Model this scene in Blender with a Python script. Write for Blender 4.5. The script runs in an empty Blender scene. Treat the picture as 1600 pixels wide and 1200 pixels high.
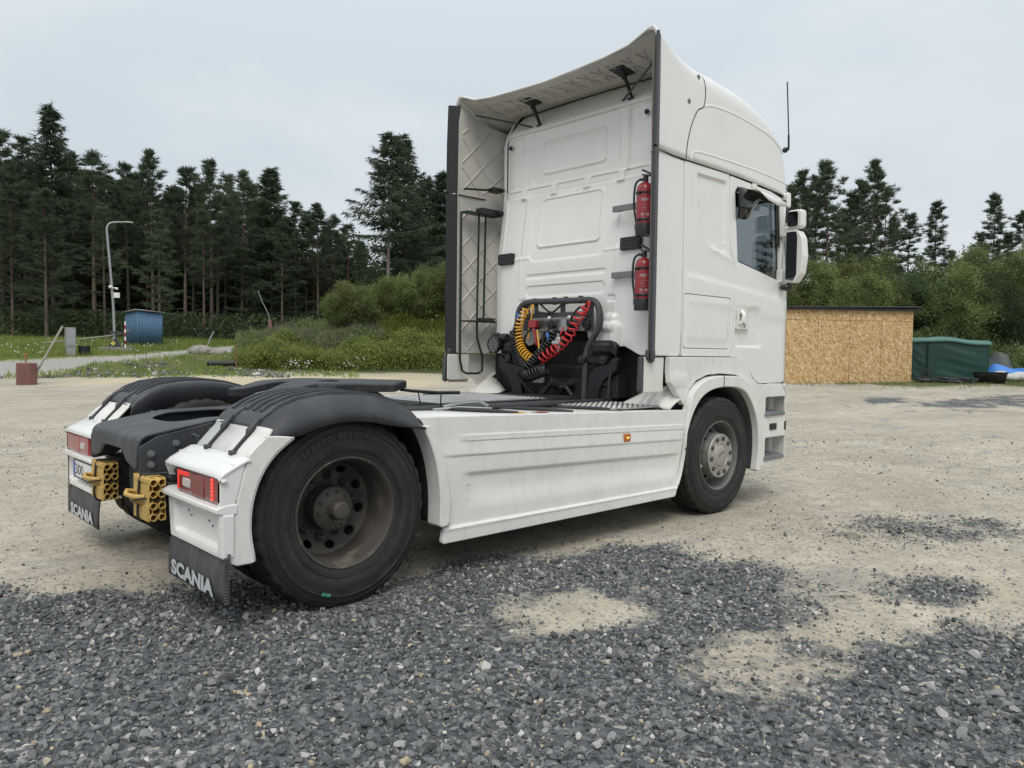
import bpy, bmesh, math, random
import numpy as np
from mathutils import Vector, Matrix
from mathutils.geometry import delaunay_2d_cdt
PI = math.pi
random.seed(3); rng = np.random.default_rng(5)
scene = bpy.context.scene
col = scene.collection

# ---------------------------------------------------------------- camera, sky, sun
CAM = Vector((-2.1637, -4.8605, 1.3815)); YAW, PITCH, ROLL = 0.8133, -0.0409, 0.0127
def cam_axes():
    f = Vector((math.cos(YAW)*math.cos(PITCH), math.sin(YAW)*math.cos(PITCH), math.sin(PITCH)))
    r = Vector((math.sin(YAW), -math.cos(YAW), 0)); u = r.cross(f)
    c, s = math.cos(ROLL), math.sin(ROLL)
    return c*r+s*u, -s*r+c*u, f
r_, u_, f_ = cam_axes()
cd = bpy.data.cameras.new('camera'); cam = bpy.data.objects.new('camera', cd); col.objects.link(cam)
m = Matrix.Identity(4)
for i in range(3):
    m[i][0], m[i][1], m[i][2], m[i][3] = r_[i], u_[i], -f_[i], CAM[i]
cam.matrix_world = m
cd.sensor_width = 36; cd.sensor_fit = 'HORIZONTAL'; cd.lens = 36*1191.1/1600; cd.clip_end = 3000; cd.clip_start = .05
scene.camera = cam

SUN_EL, SUN_DIR = math.radians(52), Vector((-0.72, -0.70, 0)).normalized()   # the sun stands behind cloud, behind the photographer
world = bpy.data.worlds.new('World'); scene.world = world; world.use_nodes = True
wn, wl = world.node_tree.nodes, world.node_tree.links
wn.clear()
def wnode(t, **k):
    n = wn.new(t)
    for a, b in k.items(): setattr(n, a, b)
    return n
out = wnode('ShaderNodeOutputWorld'); bg = wnode('ShaderNodeBackground'); bg.inputs[1].default_value = .1
sky = wnode('ShaderNodeTexSky', sky_type='NISHITA', sun_disc=False)
sky.sun_elevation = SUN_EL; sky.sun_rotation = math.atan2(SUN_DIR.x, SUN_DIR.y)
tc = wnode('ShaderNodeTexCoord'); sep = wnode('ShaderNodeSeparateXYZ'); wl.new(tc.outputs['Generated'], sep.inputs[0])
sq = wnode('ShaderNodeMath', operation='POWER'); zc_ = wnode('ShaderNodeMath', operation='MAXIMUM'); zc_.inputs[1].default_value = 0
wl.new(sep.outputs['Z'], zc_.inputs[0]); wl.new(zc_.outputs[0], sq.inputs[0]); sq.inputs[1].default_value = 1.6
mp = wnode('ShaderNodeMapping'); mp.inputs['Scale'].default_value = (1.0, 1.0, 2.2); mp.inputs['Location'].default_value = (.4, .1, 0)
wl.new(tc.outputs['Generated'], mp.inputs[0])
nz = wnode('ShaderNodeTexNoise'); nz.inputs['Scale'].default_value = 1.9; nz.inputs['Detail'].default_value = 7; nz.inputs['Roughness'].default_value = .52; nz.inputs['Distortion'].default_value = .5
wl.new(mp.outputs[0], nz.inputs['Vector'])
rp = wnode('ShaderNodeValToRGB'); rp.color_ramp.elements[0].position = .36; rp.color_ramp.elements[1].position = .66
rp.color_ramp.elements[0].color = (.61, .675, .72, 1); rp.color_ramp.elements[1].color = (.785, .82, .84, 1)
wl.new(nz.outputs['Fac'], rp.inputs[0])
ma = wnode('ShaderNodeMath', operation='MULTIPLY_ADD'); ma.inputs[1].default_value = 7.5; ma.inputs[2].default_value = 9.2
wl.new(sq.outputs[0], ma.inputs[0])
vm = wnode('ShaderNodeVectorMath', operation='SCALE'); wl.new(rp.outputs[0], vm.inputs[0]); wl.new(ma.outputs[0], vm.inputs['Scale'])
mx = wnode('ShaderNodeMix', data_type='RGBA'); mx.inputs[0].default_value = .90
wl.new(sky.outputs[0], mx.inputs[6]); wl.new(vm.outputs[0], mx.inputs[7]); wl.new(mx.outputs[2], bg.inputs[0]); wl.new(bg.outputs[0], out.inputs[0])

sl = bpy.data.lights.new('sun', 'SUN'); sl.energy = 1.4; sl.angle = math.radians(28); sl.color = (1, .95, .87)
so = bpy.data.objects.new('sun', sl); col.objects.link(so)
so.rotation_euler = (SUN_DIR*math.cos(SUN_EL)+Vector((0, 0, math.sin(SUN_EL)))).to_track_quat('Z', 'Y').to_euler()
vs = scene.view_settings; vs.view_transform = 'Standard'; vs.look = 'None'; vs.gamma = 1; vs.exposure = .12; vs.use_curve_mapping = False
scene.cycles.max_bounces = 6; scene.cycles.transparent_max_bounces = 8; scene.cycles.use_denoising = True

# ---------------------------------------------------------------- materials
class NT:
    def __init__(s, name):
        s.m = bpy.data.materials.new(name); s.m.use_nodes = True; s.t = s.m.node_tree; s.n = s.t.nodes; s.l = s.t.links
        s.b = s.n['Principled BSDF']
    def node(s, t, ins=None, **k):
        n = s.n.new(t)
        for a, b in k.items(): setattr(n, a, b)
        for a, b in (ins or {}).items(): s.set(n.inputs[a], b)
        return n
    def set(s, i, v):
        if hasattr(v, 'is_linked') or hasattr(v, 'links'): s.l.new(v, i)
        else: i.default_value = v
    def coord(s, kind='Object'): return s.node('ShaderNodeTexCoord').outputs[kind]
    def noise(s, vec, scale, detail=4, rough=.55, out='Fac', **k):
        n = s.node('ShaderNodeTexNoise', {'Vector': vec, 'Scale': scale, 'Detail': detail, 'Roughness': rough}); return n.outputs[out]
    def vor(s, vec, scale, out='Distance', feature='F1'):
        n = s.node('ShaderNodeTexVoronoi', {'Vector': vec, 'Scale': scale}, feature=feature); return n.outputs[out]
    def ramp(s, fac, *stops):
        n = s.node('ShaderNodeValToRGB', {'Fac': fac}); e = n.color_ramp.elements
        while len(e) < len(stops): e.new(.5)
        for i, (p, c) in enumerate(stops): e[i].position = p; e[i].color = (c if len(c) == 4 else (*c, 1)) if hasattr(c, '__len__') else (c, c, c, 1)
        return n.outputs[0]
    def mix(s, f, a, b, mode='MIX'):
        n = s.node('ShaderNodeMix', data_type='RGBA', blend_type=mode); s.set(n.inputs[0], f); s.set(n.inputs[6], a); s.set(n.inputs[7], b); return n.outputs[2]
    def math(s, op, a, b=0.0, c=0.0):
        n = s.node('ShaderNodeMath', operation=op); s.set(n.inputs[0], a); s.set(n.inputs[1], b); s.set(n.inputs[2], c); return n.outputs[0]
    def mapping(s, vec, scale=(1, 1, 1), rot=(0, 0, 0)):
        return s.node('ShaderNodeMapping', {'Vector': vec, 'Scale': scale, 'Rotation': rot}).outputs[0]
    def bump(s, h, strength=.3, dist=.01):
        s.l.new(s.node('ShaderNodeBump', {'Height': h, 'Strength': strength, 'Distance': dist}).outputs[0], s.b.inputs['Normal'])
def c4(c): return (c[0], c[1], c[2], 1)
def mat(name, c, rough=.5, metal=0, var=.12, scale=3, bump=0, bscale=60, bdist=.004, coat=0, dirt=None, spec=.5):
    t = NT(name); v = t.coord()
    n = t.noise(v, scale, 6)
    colr = t.ramp(n, (.3, [x*(1-var) for x in c]), (.7, [min(1, x*(1+var)) for x in c]))
    if dirt:                                     # (colour, scale, threshold, softness, amount): worn, dusty patches
        dc, ds, th, sf, am = dirt
        d = t.ramp(t.noise(t.mapping(v, (1, 1, .55)), ds, 7, .65), (th, 0.0), (min(1, th+sf), float(am)))
        colr = t.mix(d, colr, c4(dc))
    t.set(t.b.inputs['Base Color'], colr)
    t.set(t.b.inputs['Roughness'], t.math('MULTIPLY_ADD', n, .2, rough-.1)); t.b.inputs['Metallic'].default_value = metal
    t.b.inputs['Specular IOR Level'].default_value = spec
    if coat: t.b.inputs['Coat Weight'].default_value = coat; t.b.inputs['Coat Roughness'].default_value = .12
    if bump: t.bump(t.noise(v, bscale, 4), bump, bdist)
    return t.m
def emit(name, c, s, base=(.1, .01, .01)):
    t = NT(name); t.b.inputs['Base Color'].default_value = c4(base); t.b.inputs['Emission Color'].default_value = c4(c); t.b.inputs['Emission Strength'].default_value = s
    return t.m
DUST = (.33, .31, .27)
M = {}
M['paint'] = mat('white_paint', (.755, .748, .72), .30, var=.015, scale=2, coat=.25, dirt=((.55, .54, .50), 2.6, .56, .3, .28))
M['paint_low'] = mat('white_paint_road_film', (.725, .715, .68), .40, var=.04, scale=4, coat=.1, dirt=((.42, .405, .36), 14, .48, .30, .30))
M['plastic_white'] = mat('white_moulded_plastic', (.70, .685, .64), .5, var=.03, dirt=((.45, .44, .40), 3, .5, .3, .4))
M['liner'] = mat('grey_white_liner', (.56, .54, .495), .6, var=.04, dirt=((.36, .35, .32), 4, .5, .3, .5))
M['seam'] = mat('dark_seam', (.03, .03, .03), .7)
M['black'] = mat('black_plastic', (.014, .015, .017), .45, var=.3, dirt=((.06, .06, .058), 6, .52, .36, .45))
M['edge'] = mat('edge_trim_shaded', (.010, .011, .013), .6, var=.2)  # darker copy of the trim; the left strip's shade is put into the colour
M['dark'] = mat('black_painted_metal', (.010, .011, .014), .5, var=.3, spec=.4)
M['trim'] = mat('grey_trim', (.048, .050, .055), .5, var=.15, dirt=((.11, .11, .11), 5, .5, .4, .5))
M['fender'] = mat('dark_grey_fender_plastic', (.030, .032, .037), .42, var=.12, scale=5, bump=.1, bscale=300, bdist=.001, dirt=((.10, .10, .099), 5, .46, .36, .55))
M['frame'] = mat('grey_chassis_paint', (.042, .046, .053), .5, var=.15, scale=6, dirt=((.15, .14, .125), 6, .48, .3, .5))
M['underside'] = mat('oily_black_metal', (.010, .010, .010), .65, var=.4, dirt=((.05, .048, .042), 6, .5, .3, .6))
M['rubber'] = mat('tyre_rubber', (.014, .014, .015), .62, var=.25, scale=5, bump=.2, bscale=90, bdist=.003, dirt=((.058, .054, .048), 3.4, .44, .3, .5), spec=.35)
M['flap'] = mat('mudflap_rubber', (.055, .057, .06), .65, var=.2, dirt=((.15, .148, .142), 9, .42, .3, .6))
M['rim'] = mat('dusty_steel_rim', (.060, .052, .044), .7, var=.25, scale=9, metal=.0, bump=.2, bscale=120, bdist=.002, dirt=((.20, .175, .14), 8, .54, .2, .8))
M['rim_grey'] = mat('grey_steel_rim', (.13, .128, .122), .6, metal=.1, var=.15, dirt=((.22, .205, .18), 6, .5, .3, .6))
M['hubcap'] = mat('satin_alloy', (.42, .40, .37), .45, metal=.55, var=.12, dirt=(DUST, 6, .5, .3, .5))
M['steel'] = mat('bare_steel', (.38, .38, .38), .35, metal=.85, var=.2)
M['grey_metal'] = mat('painted_grey_bracket', (.20, .205, .21), .5, metal=.3, var=.15)
M['plate'] = mat('alloy_tread_plate', (.40, .40, .39), .36, metal=.8, var=.2, dirt=((.25, .24, .22), 5, .5, .3, .6))
M['chock'] = mat('ochre_yellow_plastic', (.56, .37, .105), .6, var=.1, scale=8, dirt=((.30, .22, .11), 7, .48, .25, .6))
M['red'] = mat('red_enamel', (.30, .014, .022), .32, var=.1, coat=.4)
M['red_hose'] = mat('red_hose', (.55, .03, .035), .4)
M['yellow_hose'] = mat('yellow_hose', (.70, .36, .03), .4)
M['blue'] = mat('blue_fitting', (.04, .16, .5), .4)
M['label_white'] = mat('white_print', (.75, .75, .73), .6)
M['print_grey'] = mat('pale_grey_print', (.50, .52, .53), .6, var=.12, scale=20)
M['lens_red'] = mat('red_lens', (.20, .010, .016), .2, var=.2, scale=60, coat=.3)
M['lens_clear'] = mat('clear_lens', (.55, .50, .49), .15, var=.15, scale=40)
M['lens_dark'] = mat('red_lens_dim', (.33, .05, .06), .25, coat=.5)
M['led'] = emit('lit_red_led', (1, .05, .04), 2.2)
M['led_soft'] = emit('lit_red_glow', (1, .03, .03), .55, (.4, .02, .02))
M['amber'] = mat('amber_lens', (.42, .13, .02), .25, coat=.5)
M['amber_led'] = emit('lit_amber', (1, .6, .1), 2.0, (.6, .3, .05))
M['green_mark'] = mat('green_chalk', (.05, .22, .17), .8, var=.4, scale=40)
M['fifth'] = mat('greasy_black_steel', (.014, .015, .018), .45, metal=.1, var=.4, scale=9, bump=.5, bscale=25, bdist=.01, dirt=((.10, .10, .10), 7, .5, .3, .5))
M['interior'] = mat('cab_interior_grey', (.17, .17, .17), .8)
M['interior_dark'] = mat('cab_interior_dark', (.03, .03, .032), .85)
M['mirror'] = mat('mirror_glass', (.10, .11, .115), .06, metal=.9, var=.02)
def glass(name, tint, gl=.0, ro=.015):
    t = NT(name); nt = t
    tr = nt.node('ShaderNodeBsdfTransparent', {'Color': c4(tint)}); g = nt.node('ShaderNodeBsdfGlossy', {'Roughness': ro, 'Color': (1, 1, 1, 1)})
    fr = nt.node('ShaderNodeFresnel', {'IOR': 1.55}); f = nt.math('ADD', fr.outputs[0], gl)
    mxs = nt.node('ShaderNodeMixShader', {0: f, 1: tr.outputs[0], 2: g.outputs[0]})
    nt.l.new(mxs.outputs[0], nt.n['Material Output'].inputs[0])
    return nt.m
M['glass'] = glass('side_window_glass', (.36, .41, .42), .05)
M['tinted'] = glass('smoked_deflector', (.20, .21, .23), -.02, .12)


tt_ = NT('tyre_rubber_sidewall'); v_ = tt_.coord(); sp_ = tt_.node('ShaderNodeSeparateXYZ', {0: v_})
rr_ = tt_.math('SQRT', tt_.math('ADD', tt_.math('MULTIPLY', sp_.outputs[0], sp_.outputs[0]), tt_.math('MULTIPLY', sp_.outputs[2], sp_.outputs[2])))
wob = tt_.noise(v_, 7, 5, .65); fine_ = tt_.noise(v_, 60, 4, .6)
band = tt_.ramp(tt_.math('ADD', rr_, tt_.math('MULTIPLY_ADD', wob, .09, -.045)), (.30, .75), (.335, .15), (.37, .55), (.405, .12), (.44, .5), (.465, .1), (.50, .35))
band = tt_.math('MULTIPLY', band, tt_.ramp(wob, (.36, .25), (.62, 1.0)))
tt_.set(tt_.b.inputs['Base Color'], tt_.mix(tt_.math('MULTIPLY', band, tt_.math('MULTIPLY_ADD', fine_, .8, .35)), (.012, .012, .013, 1), (.085, .079, .068, 1)))
tt_.b.inputs['Roughness'].default_value = .66; tt_.b.inputs['Specular IOR Level'].default_value = .35; tt_.bump(fine_, .2, .003)
M['rubber'] = tt_.m

# ---------------------------------------------------------------- mesh helpers
def link(o, parent=None):
    col.objects.link(o)
    if parent is not None: o.parent = parent
    return o
def finish(me, mt, angle=35):
    me.materials.append(mt)
    me.polygons.foreach_set('use_smooth', [True]*len(me.polygons))
    try: me.set_sharp_from_angle(angle=math.radians(angle))
    except Exception: pass
    me.update()
class MB:
    def __init__(s): s.v, s.f = [], []
    def add(s, vs, fs):
        o = len(s.v); s.v += [tuple(v) for v in vs]; s.f += [tuple(i+o for i in f) for f in fs]; return s
    def box(s, lo, hi, R=None, piv=None):
        vs = [Vector((x, y, z)) for x in (lo[0], hi[0]) for y in (lo[1], hi[1]) for z in (lo[2], hi[2])]
        if R is not None:
            p = Vector(piv) if piv else sum(vs, Vector())/8
            vs = [R @ (v-p)+p for v in vs]
        return s.add(vs, [(0, 1, 3, 2), (4, 6, 7, 5), (0, 4, 5, 1), (2, 3, 7, 6), (0, 2, 6, 4), (1, 5, 7, 3)])
    def prism(s, poly, ax, lo, hi):               # polygon in the two other axes, extruded along axis ax
        def P(a, b, h): return {0: (h, a, b), 1: (a, h, b), 2: (a, b, h)}[ax]
        n = len(poly)
        vs = [P(a, b, lo) for a, b in poly]+[P(a, b, hi) for a, b in poly]
        return s.add(vs, [tuple(range(n))[::-1], tuple(range(n, 2*n))]+[(i, (i+1) % n, n+(i+1) % n, n+i) for i in range(n)])
    def tube(s, pts, r, n=8, closed=False, cap=True):
        pts = [Vector(p) for p in pts]; N = len(pts); rs = r if hasattr(r, '__len__') else [r]*N
        vs, up = [], None
        for i, p in enumerate(pts):
            a = pts[(i-1) % N] if (i or closed) else p; b = pts[(i+1) % N] if (i < N-1 or closed) else p
            t = (b-a).normalized() if (b-a).length > 1e-9 else Vector((0, 0, 1))
            if up is None:
                up = t.orthogonal().normalized()
            up = (up-t*up.dot(t)); up = up.normalized() if up.length > 1e-6 else t.orthogonal().normalized()
            w = t.cross(up)
            vs += [p+(up*math.cos(2*PI*k/n)+w*math.sin(2*PI*k/n))*rs[i] for k in range(n)]
        fs = [(i*n+k, i*n+(k+1) % n, ((i+1) % N)*n+(k+1) % n, ((i+1) % N)*n+k) for i in range(N if closed else N-1) for k in range(n)]
        if cap and not closed: fs += [tuple(range(n))[::-1], tuple(range((N-1)*n, N*n))]
        return s.add(vs, fs)
    def cyl(s, a, b, r, r2=None, n=20): return s.tube([a, b], [r, r if r2 is None else r2], n)
    def lathe(s, prof, c, ax=1, n=32, sign=1, closed=False):     # prof: (radius, height along axis)
        vs = []
        for r, h in prof:
            for k in range(n):
                a = 2*PI*k/n; p, q = r*math.cos(a), r*math.sin(a)
                d = {0: (sign*h, p, q), 1: (p, sign*h, q), 2: (p, q, sign*h)}[ax]
                vs.append((c[0]+d[0], c[1]+d[1], c[2]+d[2]))
        L = len(prof); fs = [(i*n+k, i*n+(k+1) % n, ((i+1) % L)*n+(k+1) % n, ((i+1) % L)*n+k) for i in range(L if closed else L-1) for k in range(n)]
        return s.add(vs, fs)
    def sphere(s, c, r, n=14, sc=(1, 1, 1)):
        vs, fs = [], []
        for i in range(n//2+1):
            th = PI*i/(n//2)
            for k in range(n):
                vs.append((c[0]+sc[0]*r*math.sin(th)*math.cos(2*PI*k/n), c[1]+sc[1]*r*math.sin(th)*math.sin(2*PI*k/n), c[2]+sc[2]*r*math.cos(th)))
        for i in range(n//2):
            for k in range(n): fs.append((i*n+k, i*n+(k+1) % n, (i+1)*n+(k+1) % n, (i+1)*n+k))
        return s.add(vs, fs)
    def grid(s, rows):                             # rows of equally many points
        w = len(rows[0]); vs = [p for r in rows for p in r]
        return s.add(vs, [(i*w+k, i*w+k+1, (i+1)*w+k+1, (i+1)*w+k) for i in range(len(rows)-1) for k in range(w-1)])
    def mesh(s, name, mt, angle=35):
        me = bpy.data.meshes.new(name); me.from_pydata(s.v, [], s.f)
        bm = bmesh.new(); bm.from_mesh(me); bmesh.ops.recalc_face_normals(bm, faces=bm.faces[:]); bm.to_mesh(me); bm.free()
        finish(me, mt, angle); return me
    def build(s, name, mt, parent=None, bevel=0, angle=35, seg=2, solid=0):
        o = link(bpy.data.objects.new(name, s.mesh(name, mt, angle)), parent)
        if solid:
            d = o.modifiers.new('thickness', 'SOLIDIFY'); d.thickness = solid; d.offset = -1
        if bevel:
            b = o.modifiers.new('bevel', 'BEVEL'); b.width = bevel; b.segments = seg; b.limit_method = 'ANGLE'; b.angle_limit = math.radians(35)
        return o
def np_mesh(name, V, F, mt, smooth=False):
    me = bpy.data.meshes.new(name); V = np.asarray(V, np.float32); F = np.asarray(F, np.int32); k = F.shape[1]
    me.vertices.add(len(V)); me.vertices.foreach_set('co', V.ravel())
    me.loops.add(F.size); me.loops.foreach_set('vertex_index', F.ravel())
    me.polygons.add(len(F)); me.polygons.foreach_set('loop_start', np.arange(0, F.size, k, dtype=np.int32)); me.polygons.foreach_set('loop_total', np.full(len(F), k, np.int32))
    me.materials.append(mt) if mt else None
    me.update(calc_edges=True)
    me.polygons.foreach_set('use_smooth', np.full(len(F), smooth))
    return me
def rpoly(pts, r, n=5):                            # round the corners of a polygon
    out = []; N = len(pts)
    rs = r if hasattr(r, '__len__') else [r]*N
    for i, p in enumerate(pts):
        p = Vector((*p, 0)); a = Vector((*pts[i-1], 0))-p; b = Vector((*pts[(i+1) % N], 0))-p
        rr = rs[i]
        if rr <= 0: out.append((p.x, p.y)); continue
        ang = a.angle(b); d = min(rr/math.tan(ang/2), a.length*.45, b.length*.45)
        p0, p1 = p+a.normalized()*d, p+b.normalized()*d
        for k in range(n+1):
            t = k/n; q = p0*(1-t)**2+p*2*t*(1-t)+p1*t*t; out.append((q.x, q.y))
    return out
def rrect(cx, cy, hx, hy, r, n=5): return rpoly([(cx-hx, cy-hy), (cx+hx, cy-hy), (cx+hx, cy+hy), (cx-hx, cy+hy)], r, n)
def sheet(name, outer, f, mt, parent, holes=(), res=.05, rim=.005, thick=.015, emboss=None, angle=32, build=True):
    """a pressed panel: outline with holes, gridded, mapped by f(a, b, h) with h = relief"""
    bm = bmesh.new(); pv, pe = [], []
    for loop in [outer, *holes]:
        o = len(pv); pv += [Vector(p) for p in loop]; pe += [(o+i, o+(i+1) % len(loop)) for i in range(len(loop))]
    cv, _, cf, *_ = delaunay_2d_cdt(pv, pe, [], 0, 1e-6)
    bv = [bm.verts.new((p.x, p.y, 0)) for p in cv]
    for q in cf:
        cx, cy = sum(cv[i].x for i in q)/3, sum(cv[i].y for i in q)/3; odd = False
        for i, j in pe:
            a, b = pv[i], pv[j]
            if (a.y > cy) != (b.y > cy) and cx < (b.x-a.x)*(cy-a.y)/(b.y-a.y)+a.x: odd = not odd
        if odd: bm.faces.new([bv[i] for i in q])
    bmesh.ops.delete(bm, geom=[v for v in bv if not v.link_faces], context='VERTS')
    if rim: bmesh.ops.inset_region(bm, faces=bm.faces[:], thickness=rim, use_even_offset=False, use_boundary=True)
    be = [e for e in bm.edges if e.is_boundary]
    for v in {v for e in be for v in e.verts}: v.co.z = -.75*rim
    if thick:
        g = bmesh.ops.extrude_edge_only(bm, edges=be)['geom']
        for v in g:
            if isinstance(v, bmesh.types.BMVert): v.co.z = -thick
    A = np.array([p[0] for p in outer]); B = np.array([p[1] for p in outer])
    for ax, arr in ((0, A), (1, B)):
        lo, hi = arr.min(), arr.max(); n = max(1, int((hi-lo)/(res[ax] if hasattr(res, '__len__') else res)))
        for k in range(1, n):
            no = Vector((1, 0, 0)) if ax == 0 else Vector((0, 1, 0))
            bmesh.ops.bisect_plane(bm, geom=bm.verts[:]+bm.edges[:]+bm.faces[:], dist=1e-5, plane_co=no*(lo+(hi-lo)*k/n), plane_no=no)
    co = np.array([v.co[:] for v in bm.verts])
    h = co[:, 2].copy()
    if emboss is not None: h = h+emboss(co[:, 0], co[:, 1])
    P = np.stack(f(co[:, 0], co[:, 1], h), 1)
    for v, p in zip(bm.verts, P): v.co = p
    bmesh.ops.recalc_face_normals(bm, faces=bm.faces[:])
    me = bpy.data.meshes.new(name); bm.to_mesh(me); bm.free(); finish(me, mt, angle)
    return link(bpy.data.objects.new(name, me), parent) if build else me
def sstep(x): x = np.clip(x, 0, 1); return x*x*(3-2*x)
def sdrr(a, b, cx, cy, hx, hy, r):
    qx = np.abs(a-cx)-hx+r; qy = np.abs(b-cy)-hy+r
    return np.hypot(np.maximum(qx, 0), np.maximum(qy, 0))+np.minimum(np.maximum(qx, qy), 0)-r
def press(d, depth, w): return depth*sstep(-d/w+.5)
def ridge(d, hgt, w): return hgt*np.exp(-(d/w)**2)
def catmull(P, n=8):
    P = [Vector(p) for p in P]; P = [P[0]*2-P[1]]+P+[P[-1]*2-P[-2]]; out = []
    for i in range(1, len(P)-2):
        for k in range(n):
            t = k/n; a, b, c, d = P[i-1:i+3]
            out.append(.5*((2*b)+(c-a)*t+(2*a-5*b+4*c-d)*t*t+(3*b-a-3*c+d)*t**3))
    out.append(P[-2]); return out
def empty(name, loc, label=None, cat=None, group=None, rz=0):
    o = link(bpy.data.objects.new(name, None)); o.location = loc; o.rotation_euler.z = rz; o.empty_display_size = .3
    return tag(o, label, cat, group)
def tag(o, label=None, cat=None, group=None, kind=None):
    if label: o['label'] = label
    if cat: o['category'] = cat
    if group: o['group'] = group
    if kind: o['kind'] = kind
    return o
def clone(o, parent=None, **k):
    c = o.copy(); col.objects.link(c)
    if parent is not None: c.parent = parent
    for a, b in k.items(): setattr(c, a, b)
    return c
def text_mesh(name, s, size, mt, frame, depth=.002, bold=.02, width=None):
    """flat lettering; frame = (origin, x direction, y direction)"""
    cu = bpy.data.curves.new(name, 'FONT'); cu.body = s; cu.size = 1; cu.offset = bold; cu.extrude = 0; cu.resolution_u = 3
    o = bpy.data.objects.new(name, cu); col.objects.link(o)
    me = bpy.data.meshes.new_from_object(o.evaluated_get(bpy.context.evaluated_depsgraph_get())); bpy.data.objects.remove(o)
    V = np.array([v.co[:] for v in me.vertices]); lo, hi = V.min(0), V.max(0)
    k = size/(hi[1]-lo[1]); kx = width/(hi[0]-lo[0]) if width else k
    org, X, Y = (Vector(q) for q in frame); Z = X.cross(Y)
    for v, p in zip(me.vertices, V): v.co = org+X*(p[0]-lo[0])*kx+Y*(p[1]-lo[1])*k+Z*depth
    me.materials.clear(); me.materials.append(mt)
    return me

# ---------------------------------------------------------------- terrain
def terr_d(d):
    d = np.asarray(d, float)
    near = .0013*np.maximum(0, d-15)**2
    far = .0013*35**2+(1-np.exp(-(np.maximum(d, 50)-50)/15))*15*.091*.35
    return np.where(d < 50, near, far)
def terr(x, y):
    x = np.asarray(x, float); y = np.asarray(y, float); d = np.hypot(x-CAM.x, y-CAM.y); az = np.degrees(np.arctan2(y-CAM.y, x-CAM.x))
    lim = np.interp(az, [60, 65, 73.4, 80.5, 95], [47, 45.0, 37.3, 31.0, 24])       # near edge of the path
    berm = np.exp(-((d-(lim-2.2))/1.3)**2)*sstep((az-64.5)/2)*sstep((77.5-az)/2.5)*(.25+.75*vnoise(x, y, .45))*.55
    return terr_d(d)+berm
def at(az, d, dz=0.0):
    """point on the ground in direction az (degrees) at d metres from where the photographer stands"""
    a = math.radians(az); x, y = CAM.x+d*math.cos(a), CAM.y+d*math.sin(a)
    return Vector((x, y, float(terr(x, y))+dz))
_L = rng.random((64, 64))
def vnoise(x, y, s):
    x = np.asarray(x)*s+100; y = np.asarray(y)*s+100
    i, j = np.floor(x).astype(int), np.floor(y).astype(int); u, v = sstep(x-i), sstep(y-j)
    g = lambda a, b: _L[a % 64, b % 64]
    return (g(i, j)*(1-u)+g(i+1, j)*u)*(1-v)+(g(i, j+1)*(1-u)+g(i+1, j+1)*u)*v
def fbm(x, y, s): return (vnoise(x, y, s)+.5*vnoise(x, y, s*2.1)+.25*vnoise(x, y, s*4.3))/1.75
GP = np.array([(-1.29, .47), (-.87, .1), (-.58, -.14), (-.13, -.45), (.0, -.75), (.3, -.85), (.66, -.95), (1.1, -.79), (1.65, -1.11), (2.44, -1.62), (2.11, -2.03), (2.4, -2.49), (2.35, -2.86), (1.72, -2.98), (1.42, -3.14), (1.66, -3.53), (1.9, -3.69), (2.39, -3.71), (3.1, -4.3), (3.5, -6.5), (0, -12), (-9, -12), (-12, 2), (-5, 2.6), (-2.2, 1.2)])
def sd_poly(x, y, P):
    d = np.full(x.shape, 1e9); s = np.zeros(x.shape, bool)
    for i in range(len(P)):
        a, b = P[i-1], P[i]; e = b-a; wx, wy = x-a[0], y-a[1]
        t = np.clip((wx*e[0]+wy*e[1])/(e@e), 0, 1); d = np.minimum(d, np.hypot(wx-e[0]*t, wy-e[1]*t))
        c = (a[1] > y) != (b[1] > y)
        s ^= c & (x < (b[0]-a[0])*(y-a[1])/(b[1]-a[1]+1e-12)+a[0])
    return np.where(s, -d, d)
def blob(x, y, c, ux, uy): # ellipse with half axes ux, uy (vectors); 0 on the rim, 1 in the middle
    M2 = np.linalg.inv(np.array([ux, uy]).T); dx, dy = x-c[0], y-c[1]
    a = M2[0, 0]*dx+M2[0, 1]*dy; b = M2[1, 0]*dx+M2[1, 1]*dy
    return 1-np.hypot(a, b)
def gravel_mask(x, y):
    x = np.asarray(x, float); y = np.asarray(y, float)
    n = (fbm(x, y, 1.3)-.5)*.75+(fbm(x+9, y, 4)-.5)*.6
    g = sstep(.5-(sd_poly(x, y, GP)+n*.8)/.75)
    for c, ux, uy, am in (((.95, -2.2), (.44, -.35), (-.22, -.19), .95), ((.92, -3.22), (.36, -.28), (-.36, -.2), .62), ((-.95, .32), (.3, -.25), (.12, .2), .55), ((.35, -3.75), (.3, -.24), (-.2, -.12), .35)):
        g = g*(1-am*sstep(.44+.70*(blob(x, y, c, ux, uy)+n*2.3)))
    for c, ux, uy, am in (((2.66, -3.3), (.30, -.25), (-.34, -.12), .75), ((4.41, -2.62), (.75, -.62), (-.5, -.18), .6), ((22.4, 1.6), (2.2, -1.4), (-3.6, -.9), .9), ((20.8, 3.8), (1.0, -.7), (-1.9, -.7), .85), ((28.1, 8.2), (4, -2.4), (-1.5, -.7), .45), ((2.2, -2.0), (.3, -.25), (-.35, -.2), .7), ((7.2, -2.6), (1.5, -1.2), (-.4, -.2), .3), ((9.5, 1.2), (1.5, -1.0), (-.5, -.2), .3)):
        g = np.maximum(g, am*sstep(.30+.65*(blob(x, y, c, ux, uy)+n*2.0)))
    return np.clip(g, 0, 1)
def polar(x, y): return np.degrees(np.arctan2(y-CAM.y, x-CAM.x)), np.hypot(x-CAM.x, y-CAM.y)
def path_near(az): return np.interp(az, [60, 65, 73.4, 80.5, 95], [47, 45.0, 37.3, 31.0, 24])
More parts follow.
